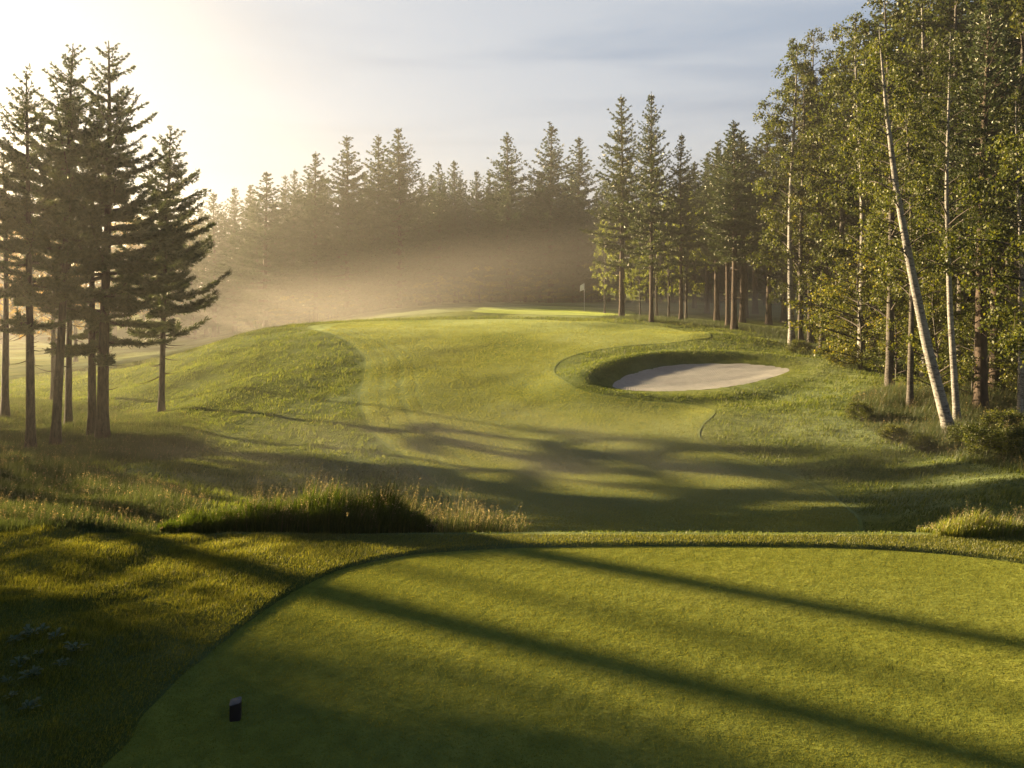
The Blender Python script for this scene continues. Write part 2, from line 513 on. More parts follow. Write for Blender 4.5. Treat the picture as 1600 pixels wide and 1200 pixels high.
def height(x, y, detail=True):
    x = np.asarray(x, float); y = np.asarray(y, float)
    sh = x.shape; x = x.ravel(); y = y.ravel()
    z = tps(x, y)
    z = z + 7 * sstep(165, 260, y)
    if detail:
        for a, b, p, am in WAVES:
            z = z + .55 * am * np.sin(a * x + b * y + p) * (1 - .5 * sstep(-14, -9, x) * (1 - sstep(8, 14, x))) * sstep(13, 18, y) * (1 - .6 * sstep(40, 90, y))
    for mx, my, a, rx, ry in MOUNDS:
        z = z + a * np.exp(-((x - mx) / rx) ** 2 - ((y - my) / ry) ** 2)
    # plateau round the tee
    edge = 12.72 + .02 * np.sin(x * .9) - .35 * sstep(6, 12, x)
    w = sstep(0, 1.5, y - edge)
    pl = .045 + (.028 * np.sin(4.3 * x + 1.5 * np.sin(2.2 * y)) * np.sin(3.7 * y - 1.1 * x)) * sstep(2.5, 5, -x) + .035 * np.sin(1.7 * x + .6 * y) * sstep(2, 6, -x) + .03 * np.sin(3.1 * y - 2.2 * x + 1) * sstep(2.5, 6, -x) + .05 * np.sin(.9 * x + 1.9 * y + 2) * sstep(3.5, 7, -x)
    z = pl * (1 - w) + z * w
    # tee: mown surface six centimetres lower
    m = (y < 14) & (np.abs(x) < 12)
    if m.any():
        s = sdf(x[m], y[m], TEE)
        z[m] = z[m] * (1 - sstep(-.02, .1, s)) - .03 * sstep(-.02, .1, s)
    # bunker bowl
    m = (np.abs(x - BC[0]) < 14) & (np.abs(y - BC[1]) < 14)
    if m.any():
        xm, ym = x[m], y[m]
        s = -sdf(xm, ym, BUNK)
        dx, dy = xm - BC[0], (ym - BC[1])
        a = np.arctan2(dy, dx)
        back = np.clip(.5 + .5 * np.cos(a - 2.2), 0, 1) ** .8
        A = .09 + .46 * back
        zb = sand_plane(xm, ym) + .04 + A * sstep(0, 2.3, s)
        zb = np.where(s < 0, sand_plane(xm, ym) - .05 - .10 * sstep(0, 1.5, -s), zb)
        wb = sstep(1.2, 5.5, s)
        z[m] = zb * (1 - wb) + z[m] * wb
    return z.reshape(sh)


def at(px, py):
    """point where the sight line of a photograph pixel meets the ground"""
    d = np.concatenate([np.arange(5, 60, .1), np.arange(60, 300, .5)])
    x = (px - PX0) / F * d
    zr = CAM_H - (py - PY0) / F * d
    h = height(x, d, False)
    i = np.argmax(h >= zr)
    if not (h >= zr).any(): i = len(d) - 1
    return np.array([x[i], d[i], h[i]])


def at_d(px, d):
    x = (px - PX0) / F * d
    return np.array([x, d, float(height(np.array([x]), np.array([d]), False)[0])])


def poly_px(pts, k=4):
    return spline([at(a, b)[:2] for a, b in pts], k)


_F = [at(a, b)[:2] for a, b in [(480, 512), (530, 530), (566, 556), (566, 590), (560, 632), (584, 680), (636, 722), (686, 765), (716, 800), (1338, 806), (1290, 766), (1200, 730), (1122, 702), (1094, 684), (1100, 664), (1118, 646), (1085, 634), (1000, 626), (900, 606), (866, 580),
                (896, 556), (985, 541), (1080, 534), (1110, 524), (1050, 513), (950, 504), (850, 500.5), (740, 499.5), (600, 502), (520, 506)]]
_F[9:9] = [np.array(q) for q in ((-1.25, 18.5), (-.5, 16.2), (2.5, 15.6), (6, 15.8), (7.6, 17.0), (8.4, 19.0))]
FAIR = spline(_F, 4)
GREEN = spline([at_d(a, b)[:2] for a, b in ((735, 98), (760, 94), (850, 92.5), (940, 93), (985, 96), (992, 103), (970, 110), (900, 114), (800, 113), (752, 108))], 4)


def axis(segs):
    v = [segs[0][0]]
    for a, b, d in segs:
        while v[-1] < b - 1e-6: v.append(min(b, v[-1] + d))
    return np.array(v)


XS = axis([(-900, -200, 25), (-200, -60, 4), (-60, -28, .8), (-28, -9, .3), (-9, 9.6, .1), (9.6, 28, .3), (28, 60, .8), (60, 200, 4), (200, 900, 25)])
YS = axis([(-80, -15, 8), (-15, 4, .6), (4, 13.6, .08), (13.6, 30, .2), (30, 62, .3), (62, 120, .6), (120, 200, 2.5), (200, 1500, 25)])
GX, GY = np.meshgrid(XS, YS)
GZ = height(GX, GY)
nx, ny = len(XS), len(YS)
ii, jj = np.meshgrid(np.arange(ny - 1), np.arange(nx - 1), indexing='ij')
QUADS = np.stack([ii * nx + jj, ii * nx + jj + 1, (ii + 1) * nx + jj + 1, (ii + 1) * nx + jj], -1).reshape(-1, 4)
ground = link('ground', make_mesh('ground', np.stack([GX, GY, GZ], -1).reshape(-1, 3), [QUADS], [M['rough']], True))
tag(ground, 'rolling rough grass ground falling from the tee into a dip and rising to the forest', 'ground', kind='structure')


def sheet(name, poly, mat, off, label, zfun=None):
    lo, hi = poly.min(0) - 2, poly.max(0) + 2
    jx = np.where((XS > lo[0]) & (XS < hi[0]))[0]; jy = np.where((YS > lo[1]) & (YS < hi[1]))[0]
    X, Y = np.meshgrid(XS[jx], YS[jy]); sh = X.shape
    s = sdf(X, Y, poly).reshape(sh)
    cell = np.maximum(np.gradient(XS)[jx][None, :], np.gradient(YS)[jy][:, None])
    # move the outer ring of vertices onto the outline
    X2, Y2 = X.ravel().copy(), Y.ravel().copy()
    S = s.ravel(); near = (S < 0) & (S > -2.5 * cell.ravel())
    for _ in range(4):
        e = .01
        idx = np.where(near)[0]
        s0 = sdf(X2[idx], Y2[idx], poly)
        gx = (sdf(X2[idx] + e, Y2[idx], poly) - s0) / e; gy = (sdf(X2[idx], Y2[idx] + e, poly) - s0) / e
        g = np.hypot(gx, gy) + 1e-6
        X2[idx] -= s0 * gx / g; Y2[idx] -= s0 * gy / g
    Z2 = (zfun or height)(X2, Y2) + off
    inside = (S > 0)
    w = sh[1]
    a, b = np.meshgrid(np.arange(sh[0] - 1), np.arange(sh[1] - 1), indexing='ij')
    q = np.stack([a * w + b, a * w + b + 1, (a + 1) * w + b + 1, (a + 1) * w + b], -1).reshape(-1, 4)
    ok = inside[q].any(1) & (inside[q] | near[q]).all(1)
    q = q[ok]
    used, inv = np.unique(q, return_inverse=True)
    V = np.stack([X2, Y2, Z2], -1)[used]
    sd = np.maximum(sdf(V[:, 0], V[:, 1], poly), 0)
    o = link(name, make_mesh(name, V, [inv.reshape(-1, 4)], [mat], True, attrs={'edge_distance': sd}))
    tag(o, label, name.replace('_', ' '), kind='structure')
    return o


sheet('tee', TEE, M['tee'], 0.03, 'closely mown teeing ground in the foreground crossed by long shadows', lambda x, y: np.zeros_like(x) - .03)
sheet('fairway', FAIR, M['fairway'], .02, 'mown fairway climbing from the dip towards the bunker and crest')
sheet('putting_green', GREEN, M['green'], .03, 'pale putting green on the far crest below the flag')
sheet('bunker', BUNK, M['sand'], .0, 'pale sand bunker set in the slope on the right of the fairway',
      lambda x, y: sand_plane(x, y) - .07 * sstep(0, 1.2, sdf(x, y, BUNK)) + .012 * np.sin(3 * x + 2 * y) + .01 * np.sin(5 * y - 2 * x))


# ------------------------------------------------------------------ grass
def sample_poly(n, lo, hi, accept, r=rng):
    out = []
    tot = 0
    while tot < n:
        p = np.stack([r.uniform(lo[0], hi[0], n), r.uniform(lo[1], hi[1], n)], -1)
        p = p[accept(p[:, 0], p[:, 1])]
        out.append(p); tot += len(p)
        if tot == 0: break
    return np.vstack(out)[:n]


def visible(x, y):
    return np.abs(x) < .66 * y + 1.5


def blades(P, hgt, wid, lean=.35, seg=1, r=rng, wind=(.25, -.1)):
    """grass blades rooted at P: one triangle (seg=1) or a bent strip (seg=2,3)"""
    n = len(P)
    hgt = np.broadcast_to(hgt, (n,)); wid = np.broadcast_to(wid, (n,))
    a = r.uniform(0, 2 * math.pi, n)
    side = np.stack([np.cos(a), np.sin(a), np.zeros(n)], -1) * wid[:, None] * .5
    la = r.uniform(0, 2 * math.pi, n); lm = np.abs(r.normal(0, lean, n))
    L = np.stack([np.cos(la) * lm + wind[0] * lean * 2, np.sin(la) * lm + wind[1] * lean * 2, np.zeros(n)], -1) * hgt[:, None]
    U = np.zeros((n, 3)); U[:, 2] = hgt
    U[:, 2] *= 1 / (1 + .5 * lm ** 2)
    if seg == 1:
        V = np.stack([P - side, P + side, P + U + L], 1).reshape(-1, 3)
        T = np.arange(3 * n).reshape(n, 3)
        return V, [T]
    rows = []
    for k in range(seg):
        t = k / seg
        c = P + U * t + L * t * t
        s = side * (1 - .5 * t)
        rows += [c - s, c + s]
    rows.append(P + U * (1 - .15 * lm[:, None]) + L)
    V = np.stack(rows, 1).reshape(-1, 3)
    m = 2 * seg + 1
    b = np.arange(n)[:, None] * m
    Q = [np.concatenate([b + 2 * k, b + 2 * k + 1, b + 2 * k + 3, b + 2 * k + 2], 1) for k in range(seg - 1)]
    T = np.concatenate([b + m - 3, b + m - 2, b + m - 1], 1)
    f = [T]
    if Q: f.append(np.vstack(Q))
    return V, f


def seedheads(P, hgt, r=rng, nseed=9, size=.02, spread=.05):
    n = len(P)
    V, f = blades(P, hgt, .006, .22, 2, r)
    tips = V.reshape(n, 5, 3)[:, 4]
    mid = V.reshape(n, 5, 3)[:, 2]
    d = tips - mid
    k = nseed
    t = r.uniform(.35, 1.05, (n, k, 1))
    c = mid[:, None] + d[:, None] * t + r.normal(0, spread, (n, k, 3)) * (1.15 - t) * .6
    o = r.normal(0, 1, (n, k, 3, 3)) * size
    W = (c[:, :, None] + o).reshape(-1, 3)
    T = np.arange(len(W)).reshape(-1, 3) + len(V)
    return np.vstack([V, W]), [np.vstack([f[0], T]), f[1]]


def on_ground(xy, zoff=0.0):
    z = height(xy[:, 0], xy[:, 1])
    return np.column_stack([xy, z + zoff])


def stuff(name, V, f, mat, label, cat):
    o = link(name, make_mesh(name, V, f, [mat]))
    return tag(o, label, cat, kind='stuff')


# close rough left, right and behind the tee edge
def acc_near(x, y):
    s = sdf(x, y, TEE)
    return visible(x, y) & (s < .05) & (y < 12.95)


P = on_ground(sample_poly(230000, (-10.5, 5.0), (10.5, 13), acc_near))
dl = sstep(0, 1, -sdf(P[:, 0], P[:, 1], TEE))
lump = .5 + .5 * np.sin(P[:, 0] * 2.3 + np.sin(P[:, 1] * 3.1)) * np.sin(P[:, 1] * 2.1 + P[:, 0])
tus = np.clip(np.sin(P[:, 0] * 6.1 + 2 * np.sin(P[:, 1] * 3.3)) * np.sin(P[:, 1] * 7.2 + P[:, 0] * 2.1), 0, 1)
h = rng.uniform(.02, .045, len(P)) + dl * sstep(1.5, 4, -P[:, 0]) * rng.uniform(.1, 1, len(P)) * (.05 * lump + .07 * tus)
V, f = blades(P, h, rng.uniform(.004, .009, len(P)), .55, 1)
stuff('rough_grass', V, f, M['dewy_lit_blade'], 'sunlit tufts of longer grass around the edge of the tee', 'rough grass')

P = sample_poly(420000, (-5, 5.2), (9.5, 13), lambda x, y: visible(x, y) & (sdf(x, y, TEE) > -.0))
P = np.column_stack([P, np.zeros(len(P))])
V, f = blades(P, rng.uniform(.006, .016, len(P)), rng.uniform(.004, .008, len(P)), .6, 1)
stuff('tee_grass', V, f, M['tee_blade'], 'short mown blades covering the teeing ground', 'mown grass')


# rough on the slopes
def dens_acc(x, y):
    s = sdf(x, y, FAIR); b = sdf(x, y, BUNK)
    keep = rng.uniform(0, 1, len(x)) < np.clip((30 / y) ** 1.6, 0, 1)
    return visible(x, y) & (s < 0) & (b < -.15) & (y > 12.9) & keep


P = on_ground(sample_poly(330000, (-50, 13), (48, 88), dens_acc))
d = P[:, 1]
lp = np.sin(P[:, 0] * 1.9 + 1.7 * np.sin(P[:, 1] * .8)) * np.sin(P[:, 1] * 1.5 + P[:, 0] * .9) + .6 * np.sin(P[:, 0] * 4.7 + P[:, 1] * 2.9) * np.sin(P[:, 1] * 4.1 - P[:, 0])
nb_ = (.3 + .7 * sstep(0, 3.0, -sdf(P[:, 0], P[:, 1], BUNK))) * (.45 + .55 * sstep(0, 1.2, -sdf(P[:, 0], P[:, 1], FAIR)))
nb_ = nb_ * (.35 + .65 * sstep(13.2, 16, P[:, 1]))
V, f = blades(P, nb_ * rng.uniform(.04, .11, len(P)) * (1 + d / 100) * (1 + .75 * np.clip(lp, -.7, 1.4)), rng.uniform(.012, .02, len(P)) * (1 + d / 40), .55, 1)
stuff('slope_grass', V, f, M['blade'], 'coarse unmown grass on the slopes either side of the fairway', 'rough grass')

# short blades of the fairway
P = on_ground(sample_poly(340000, (-16, 15), (16, 90), lambda x, y: visible(x, y) & (sdf(x, y, FAIR) > .1) & (rng.uniform(0, 1, len(x)) < np.clip((22 / y) ** 1.8, 0, 1) * (1 - sstep(55, 90, y)) * np.where((x < -1.5) & (np.sin(sdf(x, y, FAIR) * 6.0) > .25) & (sdf(x, y, FAIR) < 3.4), .55, 1.0))), .015)
V, f = blades(P, rng.uniform(.014, .04, len(P)) * (1 + P[:, 1] / 50), rng.uniform(.008, .016, len(P)) * (1 + P[:, 1] / 30), .7, 1)
stuff('fairway_grass', V, f, M['fair_blade'], 'short mown blades covering the near fairway', 'mown grass')

# meadow on the left
MEAD = poly_px([(-120, 868), (0, 872), (120, 868), (255, 862), (300, 838), (330, 790), (250, 745), (170, 735), (340, 705), (330, 672), (290, 650), (200, 640),
                (100, 625), (0, 618), (-150, 615)], 3)
P = on_ground(sample_poly(200000, MEAD.min(0), MEAD.max(0), lambda x, y: (sdf(x, y, MEAD) > 0) & (y > 12.9) & (rng.uniform(0, 1, len(x)) < np.clip((17 / y) ** 1.5, .08, 1))))
pn = .5 + .5 * np.sin(P[:, 0] * .9 + 1.3 * np.sin(P[:, 1] * .6)) * np.sin(P[:, 1] * .8 + 1)
edge = sstep(0, 1.6, sdf(P[:, 0], P[:, 1], MEAD))
hh = rng.uniform(.16, .42, len(P)) * (.6 + .5 * pn) * (.35 + .65 * edge)
V, f = blades(P, hh, rng.uniform(.006, .012, len(P)) * (1 + P[:, 1] / 45), .35, 2)
stuff('meadow_grass', V, f, M['meadow'], 'tall wild meadow grass around the feet of the left-hand pines', 'wild grass')
i = rng.choice(len(P), 2300, replace=False)
V, f = seedheads(P[i], hh[i] * 1.35 + .08, nseed=7, size=.012)
stuff('meadow_seed_heads', V, f, M['seed'], 'pale pinkish seed heads scattered through the left-hand meadow', 'seed heads')


def clump(name, poly, n, h0, h1, w, mat, label, cat, seeds=0, lean=.25, seedh=1.35, sm=None, prof=1.2):
    P = on_ground(sample_poly(n, poly.min(0), poly.max(0), lambda x, y: sdf(x, y, poly) > 0))
    e = sstep(0, prof, sdf(P[:, 0], P[:, 1], poly))
    e = np.clip(e + rng.uniform(-.25, .35, n), 0, 1)
    rag = np.sin(P[:, 0] * 5.3 + np.sin(P[:, 1] * 7)) * .12 + np.sin(P[:, 0] * 13.1 + P[:, 1] * 4) * .08
    h = rng.uniform(h0, h1, n) * (.5 + .5 * e) * (.92 + rag) * np.where(rng.uniform(0, 1, n) < .06, 1.25, 1)
    h = h * (1.05 - .38 * ((P[:, 0] - poly[:, 0].mean() - .3) / (np.ptp(poly[:, 0]) / 2)) ** 2)
    V, f = blades(P, h, w * rng.uniform(.6, 1.5, n), lean, 3)
    o = link(name, make_mesh(name, V, f, [mat]))
    tag(o, label, cat, kind='stuff')
    if seeds:
        i = rng.choice(n, seeds, replace=False)
        V, f = seedheads(P[i], h[i] * seedh, nseed=9, size=.009, spread=.045)
        s = link('seed_head', make_mesh('seed_head', V, f, [M['seed']]), o)
        s['kind'] = 'stuff'
    return o


def ell(cx, cy, rx, ry, n=18, wob=.12):
    a = np.arange(n) * 2 * math.pi / n
    r = 1 + wob * np.sin(3 * a + cx) + wob * .6 * np.sin(5 * a + cy)
    return np.column_stack([cx + rx * r * np.cos(a), cy + ry * r * np.sin(a)])


clump('tall_grass_clump', ell(-3.2, 13.75, 1.75, .72), 24000, .60, .95, .012, M['reed'],
      'dense dark green clump of tall grass just beyond the left edge of the tee', 'grass clump', 700, .32, prof=.55)
clump('short_green_clump', ell(-5.1, 13.6, 1.0, .55), 15000, .34, .6, .010, M['reed'],
      'lower green grass clump sloping down to the left of the tall dark clump', 'grass clump', 60, .3, prof=.5)
clump('feathery_grass', ell(-2.3, 14.6, 2.6, .7), 3200, .85, 1.25, .006, M['meadow'],
      'thin feathery grass with pale seed heads rising behind the dark clump', 'grass clump', 800, .25, 1.1)
clump('low_seed_grass', ell(-.9, 13.7, 1.2, .35), 1300, .32, .6, .006, M['meadow'],
      'sparse low seed grass trailing right from the dark clump along the tee edge', 'grass clump', 170, .3, 1.15, prof=.4)
clump('sunny_grass_clump', ell(7.7, 13.15, 1.0, .35), 3600, .24, .46, .010, M['sun_tinted_blade'],
      'bright yellow-green grass clump at the right rim of the tee', 'grass clump', 150, .4, 1.2, prof=.4)
clump('reddish_grass_clump', ell(9.2, 13.4, 1.2, .45), 8000, .35, .55, .008, M['meadow'],
      'reddish brown grass clump at the far right rim of the tee', 'grass clump', 400, .35, 1.2, prof=.4)

# forest edge undergrowth
UND = poly_px([(1325, 640), (1340, 655), (1385, 690), (1440, 705), (1520, 725), (1600, 745), (1720, 750), (1720, 600), (1500, 596), (1420, 605), (1350, 615)], 3)
P = on_ground(sample_poly(110000, UND.min(0), UND.max(0), lambda x, y: sdf(x, y, UND) > 0))
edge = sstep(0, 1.2, sdf(P[:, 0], P[:, 1], UND))
pn = .5 + .5 * np.sin(P[:, 0] * 1.4 + 1.3 * np.sin(P[:, 1] * .9)) * np.sin(P[:, 1] * 1.1 + 1)
hh = rng.uniform(.3, .95, len(P)) * (.5 + .6 * pn) * (.4 + .6 * edge)
V, f = blades(P, hh, rng.uniform(.010, .018, len(P)), .4, 2)
stuff('forest_edge_grass', V, f, M['meadow'], 'tall yellowing grass along the foot of the birches on the right', 'wild grass')
i = rng.choice(len(P), 3500, replace=False)
V, f = seedheads(P[i], hh[i] * 1.2 + .1, nseed=7, size=.014)
stuff('forest_edge_seed_heads', V, f, M['seed'], 'rusty seed heads above the grass by the leaning birch', 'seed heads')
BACKG = poly_px([(940, 497), (1000, 502), (1080, 508), (1180, 520), (1230, 548), (1300, 566), (1400, 588), (1500, 590), (1600, 590), (1700, 590), (1700, 560), (1400, 545), (1250, 522), (1150, 508), (1020, 496)], 3)
P = on_ground(sample_poly(60000, BACKG.min(0), BACKG.max(0), lambda x, y: sdf(x, y, BACKG) > 0))
V, f = blades(P, rng.uniform(.2, .55, len(P)), rng.uniform(.015, .03, len(P)), .4, 2)
stuff('woodland_fringe_grass', V, f, M['meadow'], 'band of straw-coloured grass under the trees behind the bunker', 'wild grass')


# ------------------------------------------------------------------ trees
def path_pts(path, H, n=14):
    t = np.linspace(0, 1, n)
    return np.column_stack([np.interp(t, [p[0] for p in path], [p[1] for p in path]), np.interp(t, [p[0] for p in path], [p[2] for p in path]), t * H])


def smooth_path(H, wob, r, n=16, lean=(0, 0)):
    t = np.linspace(0, 1, n)
    x = lean[0] * t + wob * np.sin(t * 4 + r.uniform(0, 6)) * t
    y = lean[1] * t + wob * np.sin(t * 5 + r.uniform(0, 6)) * t
    return np.column_stack([x, y, t * H])


def trunk_rad(n, r0, H):
    t = np.linspace(0, 1, n)
    return r0 * ((1 - t) ** .8 * .93 + .07) * (1 + .35 * np.exp(-t * H / .35))


def interp_path(Pth, z):
    return np.column_stack([np.interp(z, Pth[:, 2], Pth[:, 0]), np.interp(z, Pth[:, 2], Pth[:, 1]), z])


def conifer(name, H=18.0, cb=6.0, Rr=3.4, r0=.26, seed=1, nwh=26, twig_den=5.0, tufts=5, need=.16, nw=.035, bark='pine_bark', mat='needle',
            lean=(0, 0), up=.55, droop=-.22, sides=8, ragged=.35, dead=True, profile=.85, tw=.26, s2m=.25):
    r = np.random.default_rng(seed)
    Pth = smooth_path(H, .12, r, 16, lean)
    b = Buf()
    b.tube(Pth, trunk_rad(16, r0, H), sides)
    Vn, cnt = [], 0
    zz = cb + (H - cb) * (np.linspace(0, 1, nwh + 4) ** .76)
    BR = []
    for k, z in enumerate(zz[:-1]):
        t = (z - cb) / (H - cb)
        nb = r.integers(5, 8) if t < .85 else 5
        a0 = r.uniform(0, 6.28)
        for j in range(nb):
            a = a0 + j * 6.28 / nb + r.normal(0, .25)
            prof = (1 - t) ** profile * min(1, .55 + t * 2.6)
            L = Rr * prof * r.uniform(1 - ragged, 1 + .12) * (1 - .25 * t ** 4) + .05
            if r.uniform() < .08: L *= .4
            BR.append((z + r.normal(0, .28), a, L, t))
    if dead:
        for k in range(14):
            BR.append((r.uniform(cb * .45, cb), r.uniform(0, 6.28), r.uniform(.4, 1.3), -1))
    tc, td, tl = [], [], []
    for (z, a, L, t) in BR:
        c = interp_path(Pth, np.array([z]))[0]
        o = np.array([math.cos(a), math.sin(a), 0.0]); pr = np.array([-o[1], o[0], 0])
        tt = max(t, 0)
        s1 = droop * (1 - tt) + up * tt + r.normal(0, .12)
        s2 = s2m + .08 * r.normal()
        s = np.linspace(0, 1, 5)
        bend = r.normal(0, .12)
        pts = c + np.outer(s * L, o) + np.outer(s * s * L * bend, pr)
        pts[:, 2] += L * (s1 * s + s2 * s * s)
        if t < 0: pts[:, 2] -= L * .25 * s
        b.tube(pts, np.linspace(.016 + .016 * L, .006, 5), 4, cap=False)
        if t < 0: continue
        nt = max(3, int(L * twig_den))
        sk = np.linspace(.12, .98, nt) + r.normal(0, .02, nt)
        for q, s_ in enumerate(sk):
            p = np.array([np.interp(s_, s, pts[:, i]) for i in range(3)])
            sg = 1 if q % 2 else -1
            lt = (tw * L * (1.05 - s_) + .05 + .09 * (1 - tt)) * r.uniform(.7, 1.15)
            dirv = o * r.uniform(.45, .9) + pr * sg * r.uniform(.6, 1.0) + np.array([0, 0, r.uniform(-.05, .3)])
            if s_ > .9: dirv = o + np.array([0, 0, .5])
            dirv /= np.linalg.norm(dirv)
            u = np.linspace(.1, 1, max(2, int(tufts * lt / .5)))
            cc = p + np.outer(u * lt, dirv)
            cc[:, 2] -= .10 * lt * u * u
            tc.append(cc); td.append(np.repeat(dirv[None], len(u), 0)); tl.append(np.full(len(u), need * (.42 + .58 * (1 - tt) ** .6)))
    # leader
    u = np.linspace(0, 1, 8)
    top = interp_path(Pth, H - .07 * H + .07 * H * u)
    tc.append(top); td.append(np.repeat([[0, 0, 1.0]], 8, 0)); tl.append(np.linspace(need * .5, need * .3, 8))
    C_ = np.vstack(tc); D = np.vstack(td); Ln = np.concatenate(tl)
    k = 6
    n = len(C_)
    dirs = D[:, None] * .9 + r.normal(0, .55, (n, k, 3)) + np.array([0, 0, .18])
    dirs /= np.linalg.norm(dirs, axis=2)[:, :, None]
    base = C_[:, None] + r.normal(0, .25, (n, k, 3)) * Ln[:, None, None]
    side = np.cross(dirs, r.normal(0, 1, (n, k, 3))); side /= np.linalg.norm(side, axis=2)[:, :, None] + 1e-6
    ln = (Ln[:, None] * r.uniform(.7, 1.3, (n, k)))[:, :, None]
    V = np.stack([base - side * nw * .5, base + side * nw * .5, base + dirs * ln + side * nw * .15, base + dirs * ln - side * nw * .15], 2).reshape(-1, 3)
    Q = np.arange(len(V)).reshape(-1, 4)
    crown = make_mesh(name + '_crown', V, [Q], [M[mat]])
    trunk = b.mesh(name + '_trunk', [M[bark]])
    return dict(H=H, trunk=trunk, crown=crown, name=name)


def broadleaf(name, H=14.0, cb=3.0, Rr=2.6, r0=.16, seed=1, limbs=60, strands=8, leaves=11, leaf=.075, bark='birch_bark', mat='birch_leaf',
              path=None, hang=1.0, prof_pow=.7, sides=9, low=.6, rise=.75):
    r = np.random.default_rng(seed)
    Pth = smooth_path(H, .22, r, 16) if path is None else path_pts(path, H, 18)
    b = Buf()
    b.tube(Pth, trunk_rad(len(Pth), r0, H), sides)
    lc, ld = [], []
    b.mi = 1
    limbs = int(limbs * .62)
    for k in range(limbs):
        t = (k + r.uniform(-.5, 1.5)) / limbs
        t = min(max(t, 0), .995)
        z = cb + (H - cb) * t ** .95
        c = interp_path(Pth, np.array([z]))[0]
        a = k * 2.4 + r.normal(0, .4)
        o = np.array([math.cos(a), math.sin(a), 0.0]); pr = np.array([-o[1], o[0], 0])
        prof = (1 - t) ** prof_pow * min(1, low + t * 2.2)
        L = Rr * prof * (r.uniform(.55, 1.0) if r.uniform() < .6 else r.uniform(1.0, 1.35)) + .3
        s = np.linspace(0, 1, 6)
        pts = c + np.outer(s * L, o) + np.outer(s * s * L * r.normal(0, .2), pr)
        pts[:, 2] += L * (rise * s - .40 * s * s * hang)
        b.tube(pts, np.linspace(.012 + .012 * L, .005, 6), 4, cap=False)
        ns = max(3, int(1.45 * strands * (L / Rr + .25) * r.uniform(.7, 1.3)))
        for q in range(ns):
            s_ = r.uniform(.12, 1.0) ** .5
            p = np.array([np.interp(s_, s, pts[:, i]) for i in range(3)])
            dv = o * r.uniform(.1, .6) + pr * r.normal(0, .42) + np.array([0, 0, r.uniform(-.2, .35)])
            ls = r.uniform(.3, .95) * (.4 + .25 * Rr / 2)
            u = np.linspace(.05, 1, 5)
            st = p + np.outer(u * ls, dv)
            st[:, 2] -= hang * ls * .9 * u ** 1.8
            if q % 2 == 0: b.tube(st, np.linspace(.006, .003, 5), 3, cap=False)
            m = max(3, int(leaves * (.5 + ls)))
            uu = r.uniform(0.05, 1, m)
            lp = np.column_stack([np.interp(uu, u, st[:, i]) for i in range(3)])
            lc.append(lp + r.normal(0, .085, lp.shape))
    C_ = np.vstack(lc); n = len(C_)
    d = r.normal(0, .7, (n, 3)); d[:, 2] -= .8 * hang; d /= np.linalg.norm(d, axis=1)[:, None]
    w = np.cross(d, r.normal(0, 1, (n, 3))); w /= np.linalg.norm(w, axis=1)[:, None] + 1e-6
    sz = leaf * r.uniform(.4, 1.5, (n, 1))
    V = np.stack([C_, C_ + d * sz * .45 + w * sz * .38, C_ + d * sz, C_ + d * sz * .45 - w * sz * .38], 1).reshape(-1, 3)
    crown = make_mesh(name + '_crown', V, [np.arange(len(V)).reshape(-1, 4)], [M[mat]])
    trunk = b.mesh(name + '_trunk', [M[bark], M['twig']])
    return dict(H=H, trunk=trunk, crown=crown, name=name)


NT = 0


def place(proto, p, H=None, rot=None, label=None, group=None, cat='tree', name=None, wide=1.0, sink=.08, tilt=0):
    """a tree: an empty at its foot, with its own trunk and crown objects"""
    global NT
    NT += 1
    e = bpy.data.objects.new(name or proto['name'], None)
    e.empty_display_size = .3
    COL.objects.link(e)
    s = (H or proto['H']) / proto['H']
    e.location = (p[0], p[1], p[2] - sink)
    e.rotation_euler = (0, 0, (NT * 2.399) % 6.283 if rot is None else rot)
    if tilt: e.rotation_euler = (random.gauss(0, tilt), random.gauss(0, tilt), e.rotation_euler[2])
    e.scale = (s * wide, s * wide, s)
    tag(e, label, cat, group)
    link('trunk', proto['trunk'], e)
    link('crown', proto['crown'], e)
    return e


def H_of(p, topy):
    return CAM_H - (topy - PY0) / F * p[1] - p[2]


# --- left pines
def pxlean(dx, d): return dx / F * d


PINE = {}
PK = dict(twig_den=9, tufts=9, need=.185, nw=.06, tw=.19, up=.5, droop=-.18, profile=.78, s2m=.3)
PINE[0] = conifer('pine_tree', 19.5, 6.5, 4.6, .27, 11, nwh=16, lean=(-.2, 0), **PK)
PINE[1] = conifer('pine_tree', 19.5, 7.5, 4.7, .25, 12, nwh=15, lean=(1.0, .2), **PK)
PINE[2] = conifer('pine_tree', 20.0, 4.8, 6.4, .33, 13, nwh=18, lean=(.35, 0), ragged=.38, **PK)
PINE[3] = conifer('pine_tree', 14.5, 4.2, 3.5, .16, 14, nwh=16, lean=(.35, 0), **PK)
PINE[4] = conifer('pine_tree', 18.0, 8.5, 3.2, .2, 15, nwh=14, lean=(.1, 0), ragged=.5, **PK)

